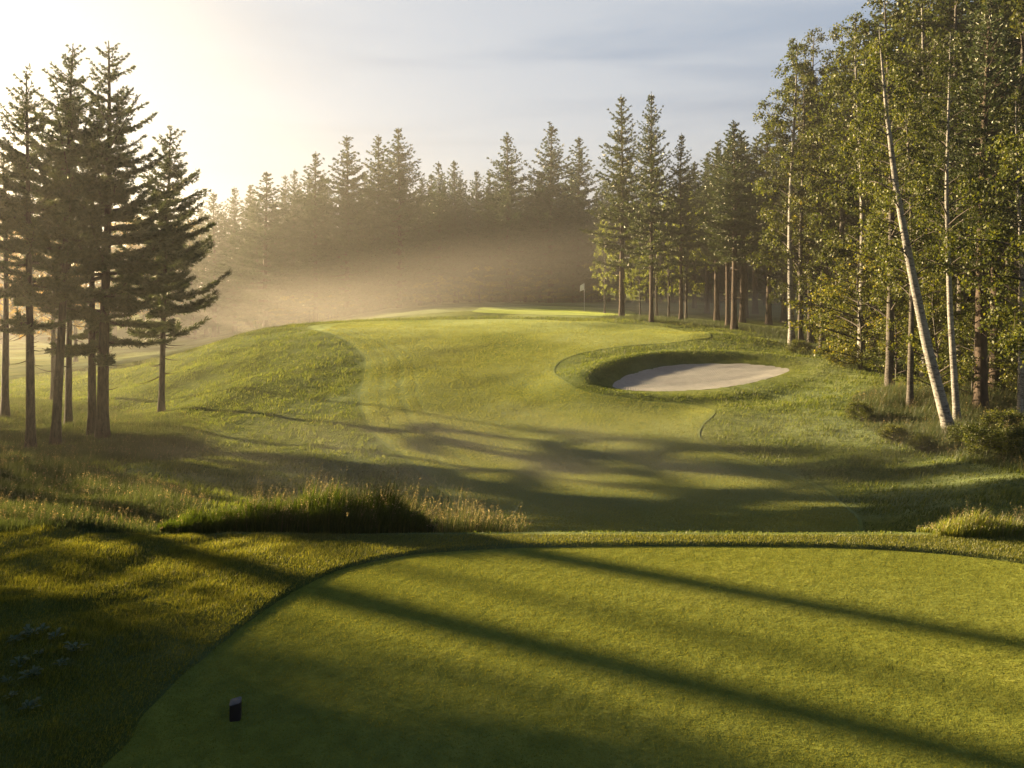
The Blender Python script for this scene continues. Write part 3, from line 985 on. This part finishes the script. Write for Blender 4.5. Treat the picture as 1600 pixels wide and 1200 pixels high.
STK = conifer('pine_tree', 18, 11.5, 2.3, .25, 16, nwh=9, **PK)
g_l = 'pines standing on the left of the dip'
p = at(48, 706); place(PINE[0], p, H_of(p, 108), 0, 'leftmost tall pine with a straight bare trunk at the picture edge', None, name='pine_tree', wide=.88)
p = at(86, 696); place(PINE[1], p, H_of(p, 66), 0, 'tall pine whose bare trunk leans right, second from the left', None, name='pine_tree', wide=.9)
p = at(160, 684); place(PINE[2], p, H_of(p, 64), 0, 'broadest and thickest-trunked pine in the left group with a dense dark crown', None, name='pine_tree', wide=.93)
p = at(252, 645); place(PINE[3], p, H_of(p, 196), 0, 'slim isolated pine at the right of the left group, branches reaching right', None, name='pine_tree', wide=1.05)
p = at(144, 680); place(STK, p, H_of(p, 190), 1.0, 'slimmer pine whose trunk touches the left side of the thickest pine', None, name='pine_tree')
p = at(107, 668); place(STK, p, H_of(p, 230), 2.2, 'thin pine trunk just right of the leaning pine', None, name='pine_tree', wide=.9)
p = at_d(-125, 37); place(PINE[0], p, 17.0, 2.5, 'pine mostly outside the left picture edge, beside the leftmost tall pine', None, name='pine_tree', wide=.9)
p = at_d(83, 58); place(STK, p, 17, 4.0, 'thin dark trunk in the mist behind the leaning pine', None, name='pine_tree', wide=.8)
p = at_d(8, 48); place(STK, p, 16, 2.0, 'misty pine behind the leftmost pine at the picture edge', None, name='pine_tree')

# --- far conifers
FK = dict(twig_den=3.6, tufts=4.0, tw=.19, need=.34, nw=.12, mat='far_needle', sides=6, dead=False, droop=-.28, s2m=.25)
FARC = [conifer('spruce_tree', 25, 2.0, 7.2, .3, 31, nwh=27, up=.4, profile=.85, **FK),
        conifer('spruce_tree', 25, 2.5, 6.2, .3, 32, nwh=26, up=.5, profile=.8, **FK),
        conifer('spruce_tree', 25, 1.0, 8.6, .3, 33, nwh=28, up=.4, profile=.88, **FK),
        conifer('spruce_tree', 25, 3.0, 5.8, .28, 34, nwh=23, up=.5, profile=.78, ragged=.5, **FK),
        conifer('spruce_tree', 25, 6.0, 5.2, .28, 35, nwh=19, up=.8, profile=.6, ragged=.6, **FK),
        conifer('spruce_tree', 25, 1.5, 5.0, .26, 36, nwh=30, up=.3, profile=1.0, ragged=.3, **FK)]
# (px, top y, distance, kind, width, label)
far = [(415, 268, 112, 2, 1.25, 'broad spruce glowing in warm mist, standing apart left of the tree line'),
       (493, 237, 112, 3, 1.1, 'ragged spruce at the left end of the main far tree line'),
       (542, 212, 110, 2, 1.0, 'broad pointed spruce left of the two joined spruce crowns'),
       (592, 210, 114, 1, .9, 'narrower left one of two joined spruces in the far line'),
       (624, 200, 108, 2, 1.05, 'broad tall right one of two joined spruces in the far line'),
       (686, 252, 118, 3, 1.0, 'low far spruce, left of the pair right of the joined spruces'),
       (711, 250, 122, 1, .9, 'low far spruce, right of the pair right of the joined spruces'),
       (744, 266, 128, 1, .9, 'smallest far treetop in the middle of the skyline'),
       (793, 208, 112, 0, 1.0, 'pointed spruce in mid skyline, left of its taller neighbour'),
       (860, 193, 112, 0, 1.0, 'tall pointed spruce above the flag, open branches against the sky'),
       (903, 213, 116, 1, 1.0, 'spruce right of the tall pointed one above the flag'),
       (335, 300, 128, 1, 1.1, 'faint small spruce in the glow right of the left pines'),
       (366, 292, 134, 1, .9, 'faint blunt treetop left of the broad misty spruce'),
       (455, 303, 132, 2, .8, 'low misty spruce between the broad misty spruce and the far line')]
for px, ty, d, k, w, lab in far:
    d = max(d * 1.2, 133)
    p = at_d(px, d)
    place(FARC[k], p, H_of(p, ty), None, lab, None, name='spruce_tree', wide=w * 1.22)
gfar = 'indistinct spruces filling the misty far tree line'
lfar = 'dim misty spruce filling the far tree line behind the named treetops'
rr = np.random.default_rng(5)
for px in np.arange(440, 1330, 19):
    d = rr.uniform(146, 166)
    p = at_d(px + rr.uniform(-8, 8), d)
    place(FARC[rr.integers(0, 6)], p, H_of(p, rr.uniform(262, 300)), None, lfar, gfar, name='spruce_tree', wide=rr.uniform(.8, 1.35), tilt=.03)
for px in np.arange(380, 1800, 24):
    d = rr.uniform(168, 190)
    p = at_d(px + rr.uniform(-8, 8), d)
    place(FARC[rr.integers(0, 6)], p, H_of(p, rr.uniform(285, 320)), None, lfar, gfar, name='spruce_tree', wide=rr.uniform(.85, 1.45), tilt=.03)
for px in np.arange(520, 930, 27):
    d = rr.uniform(136, 146)
    p = at_d(px + rr.uniform(-8, 8), d)
    place(FARC[rr.integers(0, 6)], p, H_of(p, rr.uniform(290, 340)), None, lfar, gfar, name='spruce_tree', wide=rr.uniform(.85, 1.45), tilt=.03)
for px in np.arange(300, 450, 22):
    d = rr.uniform(150, 165)
    p = at_d(px + rr.uniform(-8, 8), d)
    place(FARC[rr.integers(0, 6)], p, H_of(p, rr.uniform(318, 345)), None, lfar, gfar, name='spruce_tree', wide=rr.uniform(.8, 1.35), tilt=.03)

# --- broadleaf kinds
BL = {}
BL['mid'] = broadleaf('aspen_tree', 16, 2.6, 3.6, .2, 41, limbs=75, strands=10, leaves=12, leaf=.18, bark='grey_bark', mat='sunlit_aspen_leaf', hang=.8)
BL['gold'] = broadleaf('backlit_tree', 14, 2.0, 3.6, .2, 42, limbs=55, strands=7, leaves=7, leaf=.26, bark='grey_bark', mat='backlight_gold_leaf', hang=.5)
BL['b1'] = broadleaf('birch_tree', 18, 4.5, 3.0, .19, 43, limbs=105, strands=10, leaves=19, leaf=.12, hang=1.0)
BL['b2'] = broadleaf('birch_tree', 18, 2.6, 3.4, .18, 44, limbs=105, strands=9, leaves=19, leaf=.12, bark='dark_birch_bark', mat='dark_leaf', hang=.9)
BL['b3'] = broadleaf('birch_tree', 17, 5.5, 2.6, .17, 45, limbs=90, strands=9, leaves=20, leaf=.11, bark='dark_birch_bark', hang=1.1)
BL['near'] = broadleaf('birch_tree', 15, 3.2, 3.3, .17, 46, limbs=110, strands=14, leaves=26, leaf=.085, hang=1.15)
BL['bush'] = broadleaf('young_alder', 6, .4, 2.4, .07, 47, limbs=70, strands=10, leaves=20, leaf=.10, bark='grey_bark', mat='birch_leaf', hang=.5, low=.8, rise=.5)
FOREST = conifer('pine_tree', 20, 7, 3.3, .24, 48, nwh=26, twig_den=4, tufts=4.5, need=.26, nw=.08, dead=True, profile=.75, up=.5)

# left background, backlit
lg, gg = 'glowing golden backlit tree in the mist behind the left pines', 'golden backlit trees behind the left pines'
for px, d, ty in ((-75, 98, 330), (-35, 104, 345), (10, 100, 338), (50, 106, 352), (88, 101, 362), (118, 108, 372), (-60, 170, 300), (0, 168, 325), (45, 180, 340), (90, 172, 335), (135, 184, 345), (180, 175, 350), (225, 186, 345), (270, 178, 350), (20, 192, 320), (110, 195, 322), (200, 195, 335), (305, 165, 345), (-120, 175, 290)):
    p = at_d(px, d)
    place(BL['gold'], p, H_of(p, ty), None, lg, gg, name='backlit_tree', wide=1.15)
for px, d, ty in ((-40, 200, 290), (20, 205, 305), (80, 205, 312), (190, 205, 318), (240, 200, 322), (285, 195, 318)):
    p = at_d(px, d)
    place(FARC[int(px) % 4], p, H_of(p, ty), None, 'hazy spruce crown behind the golden backlit trees on the left', 'hazy spruces far behind the left pines', name='spruce_tree', wide=1.1)

lq, gq = 'low bush at the misty foot of the far tree line', 'low bushes at the foot of the far tree line'
for px in np.arange(430, 950, 26):
    p = at_d(px + rr.uniform(-8, 8), rr.uniform(134, 142))
    place(BL['bush'], p, rr.uniform(4.5, 7), None, lq, gq, 'bush', name='bush', wide=1.7)

# middle group right of the flag
MIDC = conifer('spruce_tree', 24, 6.0, 4.6, .26, 51, nwh=27, twig_den=4.5, tufts=5.0, tw=.2, need=.26, nw=.085, sides=7, droop=-.2, up=.5, profile=.8, ragged=.3)
for px, py, ty, pr, w, lab in (
        (971, 497, 147, MIDC, 1.05, 'tall dark spruce, left of the twin peaks right of the flag'),
        (1018, 503, 143, MIDC, .9, 'tall dark spruce, right of the twin peaks right of the flag'),
        (1064, 503, 207, MIDC, 1.0, 'shorter spruce just right of the twin peaks'),
        (974, 496, 305, BL['mid'], .85, 'leafy yellow-green aspen at the left foot of the twin spruces'),
        (1000, 496, 345, BL['mid'], .6, 'small leafy sapling between the feet of the twin spruces'),
        (1026, 494, 260, BL['mid'], .8, 'leafy aspen with its trunk hidden behind the right twin spruce'),
        (1045, 497, 300, BL['mid'], .8, 'leafy aspen between the right twin spruce and the shorter spruce'),
        (945, 490, 330, BL['mid'], .7, 'leftmost leafy aspen, closest to the flag'),
        (1072, 500, 285, BL['mid'], .85, 'leafy aspen beside the shorter spruce right of the twins')):
    p = at(px, py)
    place(pr, p, H_of(p, ty), None, lab, None, name='spruce_tree' if pr is MIDC else 'aspen_tree', wide=w)
p = at(1147, 515); place(FOREST, p, H_of(p, 192), None, 'dark tall pine left of the white birch, its trunk in two shades', None, name='pine_tree', wide=1.25)
p = at(1137, 512); place(FOREST, p, H_of(p, 215), None, 'slim dark trunk immediately left of the dark tall pine', None, name='pine_tree')
p = at(1201, 507); place(FOREST, p, H_of(p, 190), None, 'thin straight trunk left of the white birch', None, name='pine_tree', wide=1.2)
lb, gb = 'slender trunk deep in the misty gap between middle trees and right-hand birches', 'slender trunks in the misty gap'
for px, d, ty, k in ((1105, 108, 240, 1), (1122, 118, 250, 2), (1165, 102, 225, 0), (1180, 112, 215, 1), (1225, 98, 200, 2), (1085, 122, 255, 0), (1250, 110, 210, 1), (1160, 92, 205, 3), (1120, 94, 222, 3)):
    p = at_d(px, d)
    place(FOREST, p, H_of(p, ty), None, lb, gb, name='pine_tree', wide=1.3)

# right-hand birches and forest
p = at(1237, 545); place(BL['b1'], p, H_of(p, 62), .4, 'white-trunked birch standing tallest at the left corner of the right-hand forest', None, name='birch_tree')
p = at(1252, 546); place(BL['b2'], p, H_of(p, 100), 2.0, 'dark-stemmed birch close behind the white-trunked corner birch', None, name='birch_tree', wide=.9)
p = at(1266, 540); place(BL['b2'], p, H_of(p, 45), 3.0, 'tall dark birch right of the white-trunked corner birch', None, name='birch_tree', wide=.9)
p = at(1284, 549); place(BL['b3'], p, H_of(p, 130), 1.0, 'thin birch at the left side of the low leafy alder', None, name='birch_tree')

# leaning birch: its own trunk path, taken from its lean in the photograph
d0 = at(1487, 686)
LB_H = 16.5
lean_pts = [(0, 0, 0)]
for px, py in ((1452, 545), (1424, 410), (1402, 290), (1387, 170), (1377, 60), (1370, -30), (1366, -110)):
    zz_ = CAM_H - (py - PY0) / F * d0[1]
    lean_pts.append(((zz_ - d0[2]) / LB_H, (px - 1487) / F * d0[1], .1))
LEAN = broadleaf('leaning_birch', LB_H, 6.5, 2.2, .235, 61, limbs=75, strands=11, leaves=22, leaf=.09, path=lean_pts, hang=1.2)
place(LEAN, d0, LB_H, 0, 'white birch with a thick pale trunk leaning left out of the forest edge', None, name='birch_tree')
d1 = at(1496, 668)
BP = broadleaf('upright_birch', 17, 6.5, 2.2, .15, 62, limbs=80, strands=11, leaves=22, leaf=.09, bark='birch_bark', mat='dark_leaf',
               path=[(0, 0, 0), (.3, -.32, 0), (.6, -.42, .1), (1, -.3, 0)], hang=1.1)
place(BP, d1, 17, 0, 'straight slender birch just right of the leaning birch', None, name='birch_tree')
d2 = at(1422, 640)
place(BL['b3'], d2, 15.5, 2.5, 'dark-barked birch with leafy sprays left of the leaning birch', None, name='birch_tree')
d3 = at(1532, 648)
BIGP = conifer('pine_tree', 20, 9, 3.2, .31, 63, nwh=26, twig_den=4, tufts=4, need=.2, nw=.045, lean=(.3, 0), up=.4)
place(BIGP, d3, 20, 0, 'thick dark brown pine trunk right of the straight slender birch', None, name='pine_tree')
d4 = at(1594, 660)
place(BL['b1'], d4, 15, 4.0, 'pale thin birch trunk at the right picture edge', None, name='birch_tree', wide=.85)
pn_ = at_d(1690, 22.5)
place(BL['near'], pn_, 14.5, .8, 'nearest birch, its sunlit hanging leaves entering at the upper right edge', None, name='birch_tree', wide=1.0)
p = at_d(1345, 50); place(BL['bush'], p, 8.0, 1.0, 'low leafy alder with golden leaves in front of the forest, right of the corner birch', None, 'young tree', name='young_alder', wide=1.15)
p = at_d(1400, 46); place(BL['bush'], p, 5.5, 3.0, 'smaller leafy alder between the low golden alder and dark-barked birch', None, 'young tree', name='young_alder')
p = at_d(1465, 39); place(BL['bush'], p, 6.5, 2.0, 'young alder in shade behind the leaning birch trunk', None, 'young tree', name='young_alder', wide=.9)
p = at_d(1575, 44); place(BL['bush'], p, 5.5, 5.0, 'young alder low between the thick pine and the right picture edge', None, 'young tree', name='young_alder')
lu, gu = 'leafy undergrowth sapling among the trunks of the right-hand forest', 'undergrowth saplings in the right-hand forest'
for px, d, h in ((1300, 62, 5), (1330, 58, 6), (1375, 56, 6.5), (1425, 53, 6), (1450, 50, 7), (1500, 47, 6), (1520, 41, 5), (1545, 50, 7), (1600, 46, 6), (1630, 40, 5), (1350, 70, 7), (1415, 68, 8),
                 (1475, 64, 8), (1530, 62, 8), (1590, 60, 8), (1650, 55, 8), (1290, 74, 6), (1700, 48, 7)):
    p = at_d(px, d)
    place(BL['bush'], p, h, None, lu, gu, 'young tree', name='young_alder', wide=1.1)
tall = [(1315, 60, 40, 'b2', 'tall leafy birch behind the low golden alder, crown open to the sky'), (1345, 52, 20, 'b1', 'tall birch crown left of the leaning birch top'),
        (1390, 44, -30, 'b2', 'dark tall birch directly behind the leaning birch top'), (1445, 48, -60, 'b1', 'tall birch between leaning birch top and slender birch')]
for px, d, ty, k, lab in tall:
    p = at_d(px, d); place(BL[k], p, H_of(p, ty), None, lab, None, name='birch_tree')
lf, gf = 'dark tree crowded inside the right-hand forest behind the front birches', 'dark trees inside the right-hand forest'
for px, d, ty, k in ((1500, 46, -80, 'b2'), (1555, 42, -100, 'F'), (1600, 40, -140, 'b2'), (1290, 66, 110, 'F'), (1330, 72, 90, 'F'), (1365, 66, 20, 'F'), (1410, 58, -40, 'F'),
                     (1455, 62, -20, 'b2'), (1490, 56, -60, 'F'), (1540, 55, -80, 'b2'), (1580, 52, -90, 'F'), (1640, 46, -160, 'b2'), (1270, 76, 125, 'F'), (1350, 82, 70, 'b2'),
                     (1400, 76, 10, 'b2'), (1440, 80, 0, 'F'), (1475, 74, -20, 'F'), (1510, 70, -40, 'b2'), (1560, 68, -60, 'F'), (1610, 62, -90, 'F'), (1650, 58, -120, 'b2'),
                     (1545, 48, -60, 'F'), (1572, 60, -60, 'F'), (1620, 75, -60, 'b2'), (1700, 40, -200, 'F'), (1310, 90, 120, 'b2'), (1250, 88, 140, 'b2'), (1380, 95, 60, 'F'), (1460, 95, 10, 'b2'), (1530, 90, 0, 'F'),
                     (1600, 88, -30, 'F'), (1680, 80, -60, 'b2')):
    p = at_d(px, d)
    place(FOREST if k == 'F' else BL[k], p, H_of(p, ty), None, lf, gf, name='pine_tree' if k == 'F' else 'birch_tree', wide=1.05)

# shrubs at the forest edge
SH = broadleaf('shrub', 1.3, .08, .8, .02, 71, limbs=60, strands=9, leaves=18, leaf=.06, bark='grey_bark', mat='birch_leaf', hang=.2, low=.9, rise=.5)
for px, py, s, lab in ((1345, 660, 1.0, 'bright green low shrub at the left tip of the forest-edge grass'), (1395, 690, .8, 'small shrub in the grass left of the leaning birch'),
                       (1440, 705, .7, 'low sunny shrub just left of the leaning birch foot'), (1540, 715, 1.25, 'dark shrub right of the leaning birch foot'),
                       (1590, 722, 1.3, 'dark leafy shrub at the right picture edge, lowest on the slope'), (1575, 690, 1.3, 'shrub beneath the thick dark pine trunk'),
                       (1250, 556, 1.3, 'low dark shrub at the foot of the white-trunked corner birch'), (1320, 575, 1.6, 'low shrub under the golden alder'),
                       (1505, 700, .9, 'shrub wrapping the foot of the leaning birch')):
    p = at(px, py)
    place(SH, p, .85 * s, None, lab, None, 'shrub', name='shrub')

# leafy weeds in the shaded rough
_r = np.random.default_rng(81)
wv, wf = [], []
bw = Buf()
for k in range(26):
    a = _r.uniform(0, 6.28); L = _r.uniform(.05, .11); up_ = _r.uniform(.25, .9)
    o = np.array([math.cos(a), math.sin(a), 0]); pr = np.array([-o[1], o[0], 0]); b0 = o * _r.uniform(.01, .05) + [0, 0, _r.uniform(.01, .07)]
    pts = [b0]
    w = L * .28
    m1 = b0 + o * L * .5 + np.array([0, 0, L * up_ * .7]); m2 = b0 + o * L + np.array([0, 0, L * up_ * .6])
    bw.add([b0, m1 + pr * w, m2, m1 - pr * w, m1 - [0, 0, .006]], T=[[0, 1, 4], [1, 2, 4], [2, 3, 4], [3, 0, 4]])
WEED = bw.mesh('weed_leaves', [M['weed']], False)
bs = Buf(); bs.tube([(0, 0, -.02), (.003, 0, .04), (0, .004, .09)], np.array([.004, .003, .002]), 6)
WSTEM = bs.mesh('weed_stem', [M['weed']])
for k, (px, py) in enumerate(((22, 1012), (48, 1000), (62, 1032), (30, 1046), (85, 1008), (12, 1075), (50, 1070), (95, 1050), (66, 995), (120, 1030), (18, 1100), (45, 1115))):
    q = at(px, py)
    e = bpy.data.objects.new('leafy_weed', None); COL.objects.link(e)
    e.location = (q[0], q[1], q[2] + .035); e.rotation_euler = (0, 0, k * 1.7); e.scale = [.72 + .25 * math.sin(k * 2.3)] * 3
    tag(e, 'pale broad-leaved weed in the shaded rough at the lower left', 'weed', 'pale weeds in the shaded rough')
    link('leaves', WEED, e); link('stem', WSTEM, e)

# unseen trees beyond the left edge of the frame, set out to shade tee, meadow and dip
NV = np.array([.5, .866]); SV = np.array([-.866, .5])


def sun_coord(u, s):
    q = NV * u + SV * s
    return np.array([q[0], q[1], float(height(np.array([q[0]]), np.array([q[1]]), False)[0])])


gs = 'trees beyond the left picture edge'
lshade = 'dense unseen tree beyond the left picture edge shading the near tee, meadow and lower fairway'
for u, s, H, k, w in ((3.2, 26, 23, 3, .75), (2.7, 31, 24, 3, .8), (3.2, 37, 24, 1, .72), (1.0, 29, 22, 2, .8), (3.3, 42, 25, 3, .8), (4.1, 33, 23, 5, .75), (3.9, 23, 15, 5, .8), (2.2, 23, 18, 2, .7), (4.3, 46, 26, 5, .8), (-1.6, 27, 22, 2, .75), (-3, 33, 22, 2, .8), (-6, 27, 22, 2, .75),
                      (-8, 32, 20, 2, .8), (-12, 27, 20, 2, .8), (0.2, 21, 16, 1, .7), (-3.4, 21, 17, 3, .9),
                      (18.2, 50, 17, 1, .8), (21, 55, 17.5, 3, .9), (23, 61, 18, 1, .8)):  # last row added to lay solid shade over the lower fairway
    place(FARC[k], sun_coord(u, s), H, None, lshade, gs, name='spruce_tree', wide=w)
for u, s, H, w in ((12, 33, 4.6, 1.3), (14.2, 37, 5.8, 1.2), (16.5, 42, 7.2, 1.1), (12.6, 41, 6, 1.2)):  # low trees added out of view to darken the meadow
    place(BL['bush'], sun_coord(u, s), H, None, 'low leafy tree added unseen beyond the left picture edge to shade the meadow', gs, 'young tree', name='young_alder', wide=w)
for u, s, H, pr, w in ((10.75, 32, 20, STK, 1.45), (7.8, 32, 20.5, STK, 1.55), (9.2, 40, 20, STK, .7), (6.95, 41, 20, STK, .65)):
    place(pr, sun_coord(u, s), H, None, 'pine beyond the left picture edge casting a streak across the tee', gs, name='pine_tree', wide=w)

# ------------------------------------------------------------------ flag and tee marker
def box_bm(verts, faces, name, mat):
    return make_mesh(name, np.array(verts, float), faces, [mat])


def lathe(profile, name, mat, sides=16):
    a = np.arange(sides) * 2 * math.pi / sides
    V = np.array([[r_ * math.cos(t), r_ * math.sin(t), z_] for r_, z_ in profile for t in a])
    k = len(profile)
    i = np.arange(k - 1)[:, None] * sides; j = np.arange(sides)[None]
    q = np.stack([i + j, i + (j + 1) % sides, i + sides + (j + 1) % sides, i + sides + j], -1).reshape(-1, 4)
    return make_mesh(name, V, [q], [mat], True)


p = at_d(913, 103)
fl = bpy.data.objects.new('golf_flag', None); COL.objects.link(fl); fl.location = p; fl.scale = (1.25, 1.25, 1.4)
tag(fl, 'white golf flag on a thin pole standing on the far putting green', 'golf flag')
link('pole', lathe([(.0, 0), (.022, 0), (.018, 2.6), (0, 2.62)], 'pole', M['metal'], 10), fl)
u, v = np.meshgrid(np.linspace(0, 1, 9), np.linspace(0, 1, 6))
fx = .02 + u * .42; fz = 2.58 - v * (.62 - .1 * u) - .22 * u ** 1.5; fy = .06 * np.sin(u * 6 + v * 2) * u
Vf = np.stack([-fx, fy, fz], -1).reshape(-1, 3)
Vf2 = Vf + [0, .006, 0]
q = np.array([[a * 9 + b, a * 9 + b + 1, (a + 1) * 9 + b + 1, (a + 1) * 9 + b] for a in range(5) for b in range(8)])
link('flag', make_mesh('flag', np.vstack([Vf, Vf2]), [np.vstack([q, q[:, ::-1] + 54])], [M['white']], True), fl)

mk = bpy.data.objects.new('tee_marker', None); COL.objects.link(mk)
mx, my = (368 - PX0) * CAM_H / (1123 - PY0), F * CAM_H / (1123 - PY0)
mk.location = (mx, my, 0); mk.rotation_euler = (0, 0, R(12))
tag(mk, 'short dark wooden tee marker post with a slanted pale-edged top on the shaded tee', 'tee marker')
w_, c_ = .05, .014
ring = [(-w_ + c_, -w_), (w_ - c_, -w_), (w_, -w_ + c_), (w_, w_ - c_), (w_ - c_, w_), (-w_ + c_, w_), (-w_, w_ - c_), (-w_, -w_ + c_)]
V = []
for z_, k_ in ((-.03, 1), (0.0, 1), (.16, 1.0)):
    for x_, y_ in ring:
        V.append((x_ * k_, y_ * k_, z_ + (.007 * (y_ / w_) + .010 * (x_ / w_) if z_ > .1 else 0)))
Q = np.array([[a * 8 + b, a * 8 + (b + 1) % 8, (a + 1) * 8 + (b + 1) % 8, (a + 1) * 8 + b] for a in range(2) for b in range(8)])
link('post', make_mesh('post', np.array(V), [Q], [M['wood']]), mk)
V = []
for dz, k_ in ((0.001, 1.0), (.002, 1.03), (.005, 1.03), (.007, .95)):
    for x_, y_ in ring:
        V.append((x_ * k_, y_ * k_, .16 + dz + .007 * (y_ / w_) + .010 * (x_ / w_)))
V.append((0, 0, .1675))
Q = np.array([[a * 8 + b, a * 8 + (b + 1) % 8, (a + 1) * 8 + (b + 1) % 8, (a + 1) * 8 + b] for a in range(3) for b in range(8)])
T = np.array([[24 + b, 24 + (b + 1) % 8, 32] for b in range(8)])
link('cap', make_mesh('cap', np.array(V), [Q, T], [M['cap']]), mk)


# ------------------------------------------------------------------ haze and mist
def hazebox(name, lo, hi, mat):
    V = np.array([[x, y, z] for z in (lo[2], hi[2]) for y in (lo[1], hi[1]) for x in (lo[0], hi[0])], float)
    q = np.array([[0, 2, 3, 1], [4, 5, 7, 6], [0, 1, 5, 4], [2, 6, 7, 3], [0, 4, 6, 2], [1, 3, 7, 5]])
    return link(name, make_mesh(name, V, [q], [mat]))


def vm(name, col, dens, g, soft=False):
    m = bpy.data.materials.new(name); m.use_nodes = True
    t = m.node_tree; t.nodes.clear()
    v = N(t, 'ShaderNodeVolumePrincipled')
    v.inputs['Color'].default_value = (*col, 1)
    v.inputs['Density'].default_value = dens
    v.inputs['Anisotropy'].default_value = g
    if soft:                                  # thins out towards the rim of the bank
        tc = N(t, 'ShaderNodeTexCoord')
        mp = N(t, 'ShaderNodeMapping'); mp.inputs['Scale'].default_value = tuple(1 / k for k in soft)
        t.links.new(tc.outputs['Object'], mp.inputs[0])
        dn = N(t, 'ShaderNodeVectorMath', operation='LENGTH'); t.links.new(mp.outputs[0], dn.inputs[0])
        q = mathn(t, 'SUBTRACT', 1.0, mathn(t, 'MULTIPLY', dn.outputs['Value'], dn.outputs['Value']), clamp=True)
        nz = noise(t, mp.outputs[0], 1.6, 3, .5, .3)
        nn = mathn(t, 'MULTIPLY_ADD', nz, 2.6, -.5, clamp=True)
        t.links.new(mathn(t, 'MULTIPLY', mathn(t, 'MULTIPLY', mathn(t, 'MULTIPLY', q, q), nn), dens * 2.6), v.inputs['Density'])
    o = N(t, 'ShaderNodeOutputMaterial'); t.links.new(v.outputs[0], o.inputs['Volume'])
    return m


zmin = float(GZ.min())
hz = hazebox('haze', (-905, -85, zmin - 1), (905, 1505, 36), vm('haze_air', (1.0, .93, .80), .00072, .66))
tag(hz, 'thin warm morning haze filling the air', 'haze', kind='stuff')


def mist(cx, cy, cz, rx, ry, rz, dens, lab, rot=(0, 0, 0)):
    a = np.linspace(0, math.pi, 17)[1:-1]; b = np.arange(32) * 2 * math.pi / 32
    V = [[0, 0, 1]] + [[math.sin(s) * math.cos(t), math.sin(s) * math.sin(t), math.cos(s)] for s in a for t in b] + [[0, 0, -1]]
    n = len(a)
    i = np.arange(n - 1)[:, None] * 32 + 1; j = np.arange(32)[None]
    q = np.stack([i + j, i + 32 + j, i + 32 + (j + 1) % 32, i + (j + 1) % 32], -1).reshape(-1, 4)
    k = np.arange(32)
    T = np.vstack([np.column_stack([np.zeros(32, int), 1 + k, 1 + (k + 1) % 32]),
                   np.column_stack([np.full(32, len(V) - 1), 1 + (n - 1) * 32 + (k + 1) % 32, 1 + (n - 1) * 32 + k])])
    o = link('mist', make_mesh('mist', np.array(V) * [rx, ry, rz], [q, T], [vm('mist_air', (.97, .90, .78), dens, .6, (rx, ry, rz))]), None, (cx, cy, cz))
    o.rotation_euler = rot
    return tag(o, lab, 'mist', kind='stuff')


mist(-20, 90, 0, 28, 15, 7.5, .0036, 'bright bank of ground mist behind the left shoulder of the hill')
mist(-12, 95, 4.5, 50, 11, 6.5, .0038, 'drifting band of lit mist rising to the right before the far tree line', (0, R(-9), 0))
mist(27, 103, 1.5, 24, 13, 3.6, .015, 'pale green ground mist lying between the middle trees behind the bunker')
mist(2, 29, -2.2, 22, 11, 2.2, .013, 'thin veil of ground mist over the lower fairway')
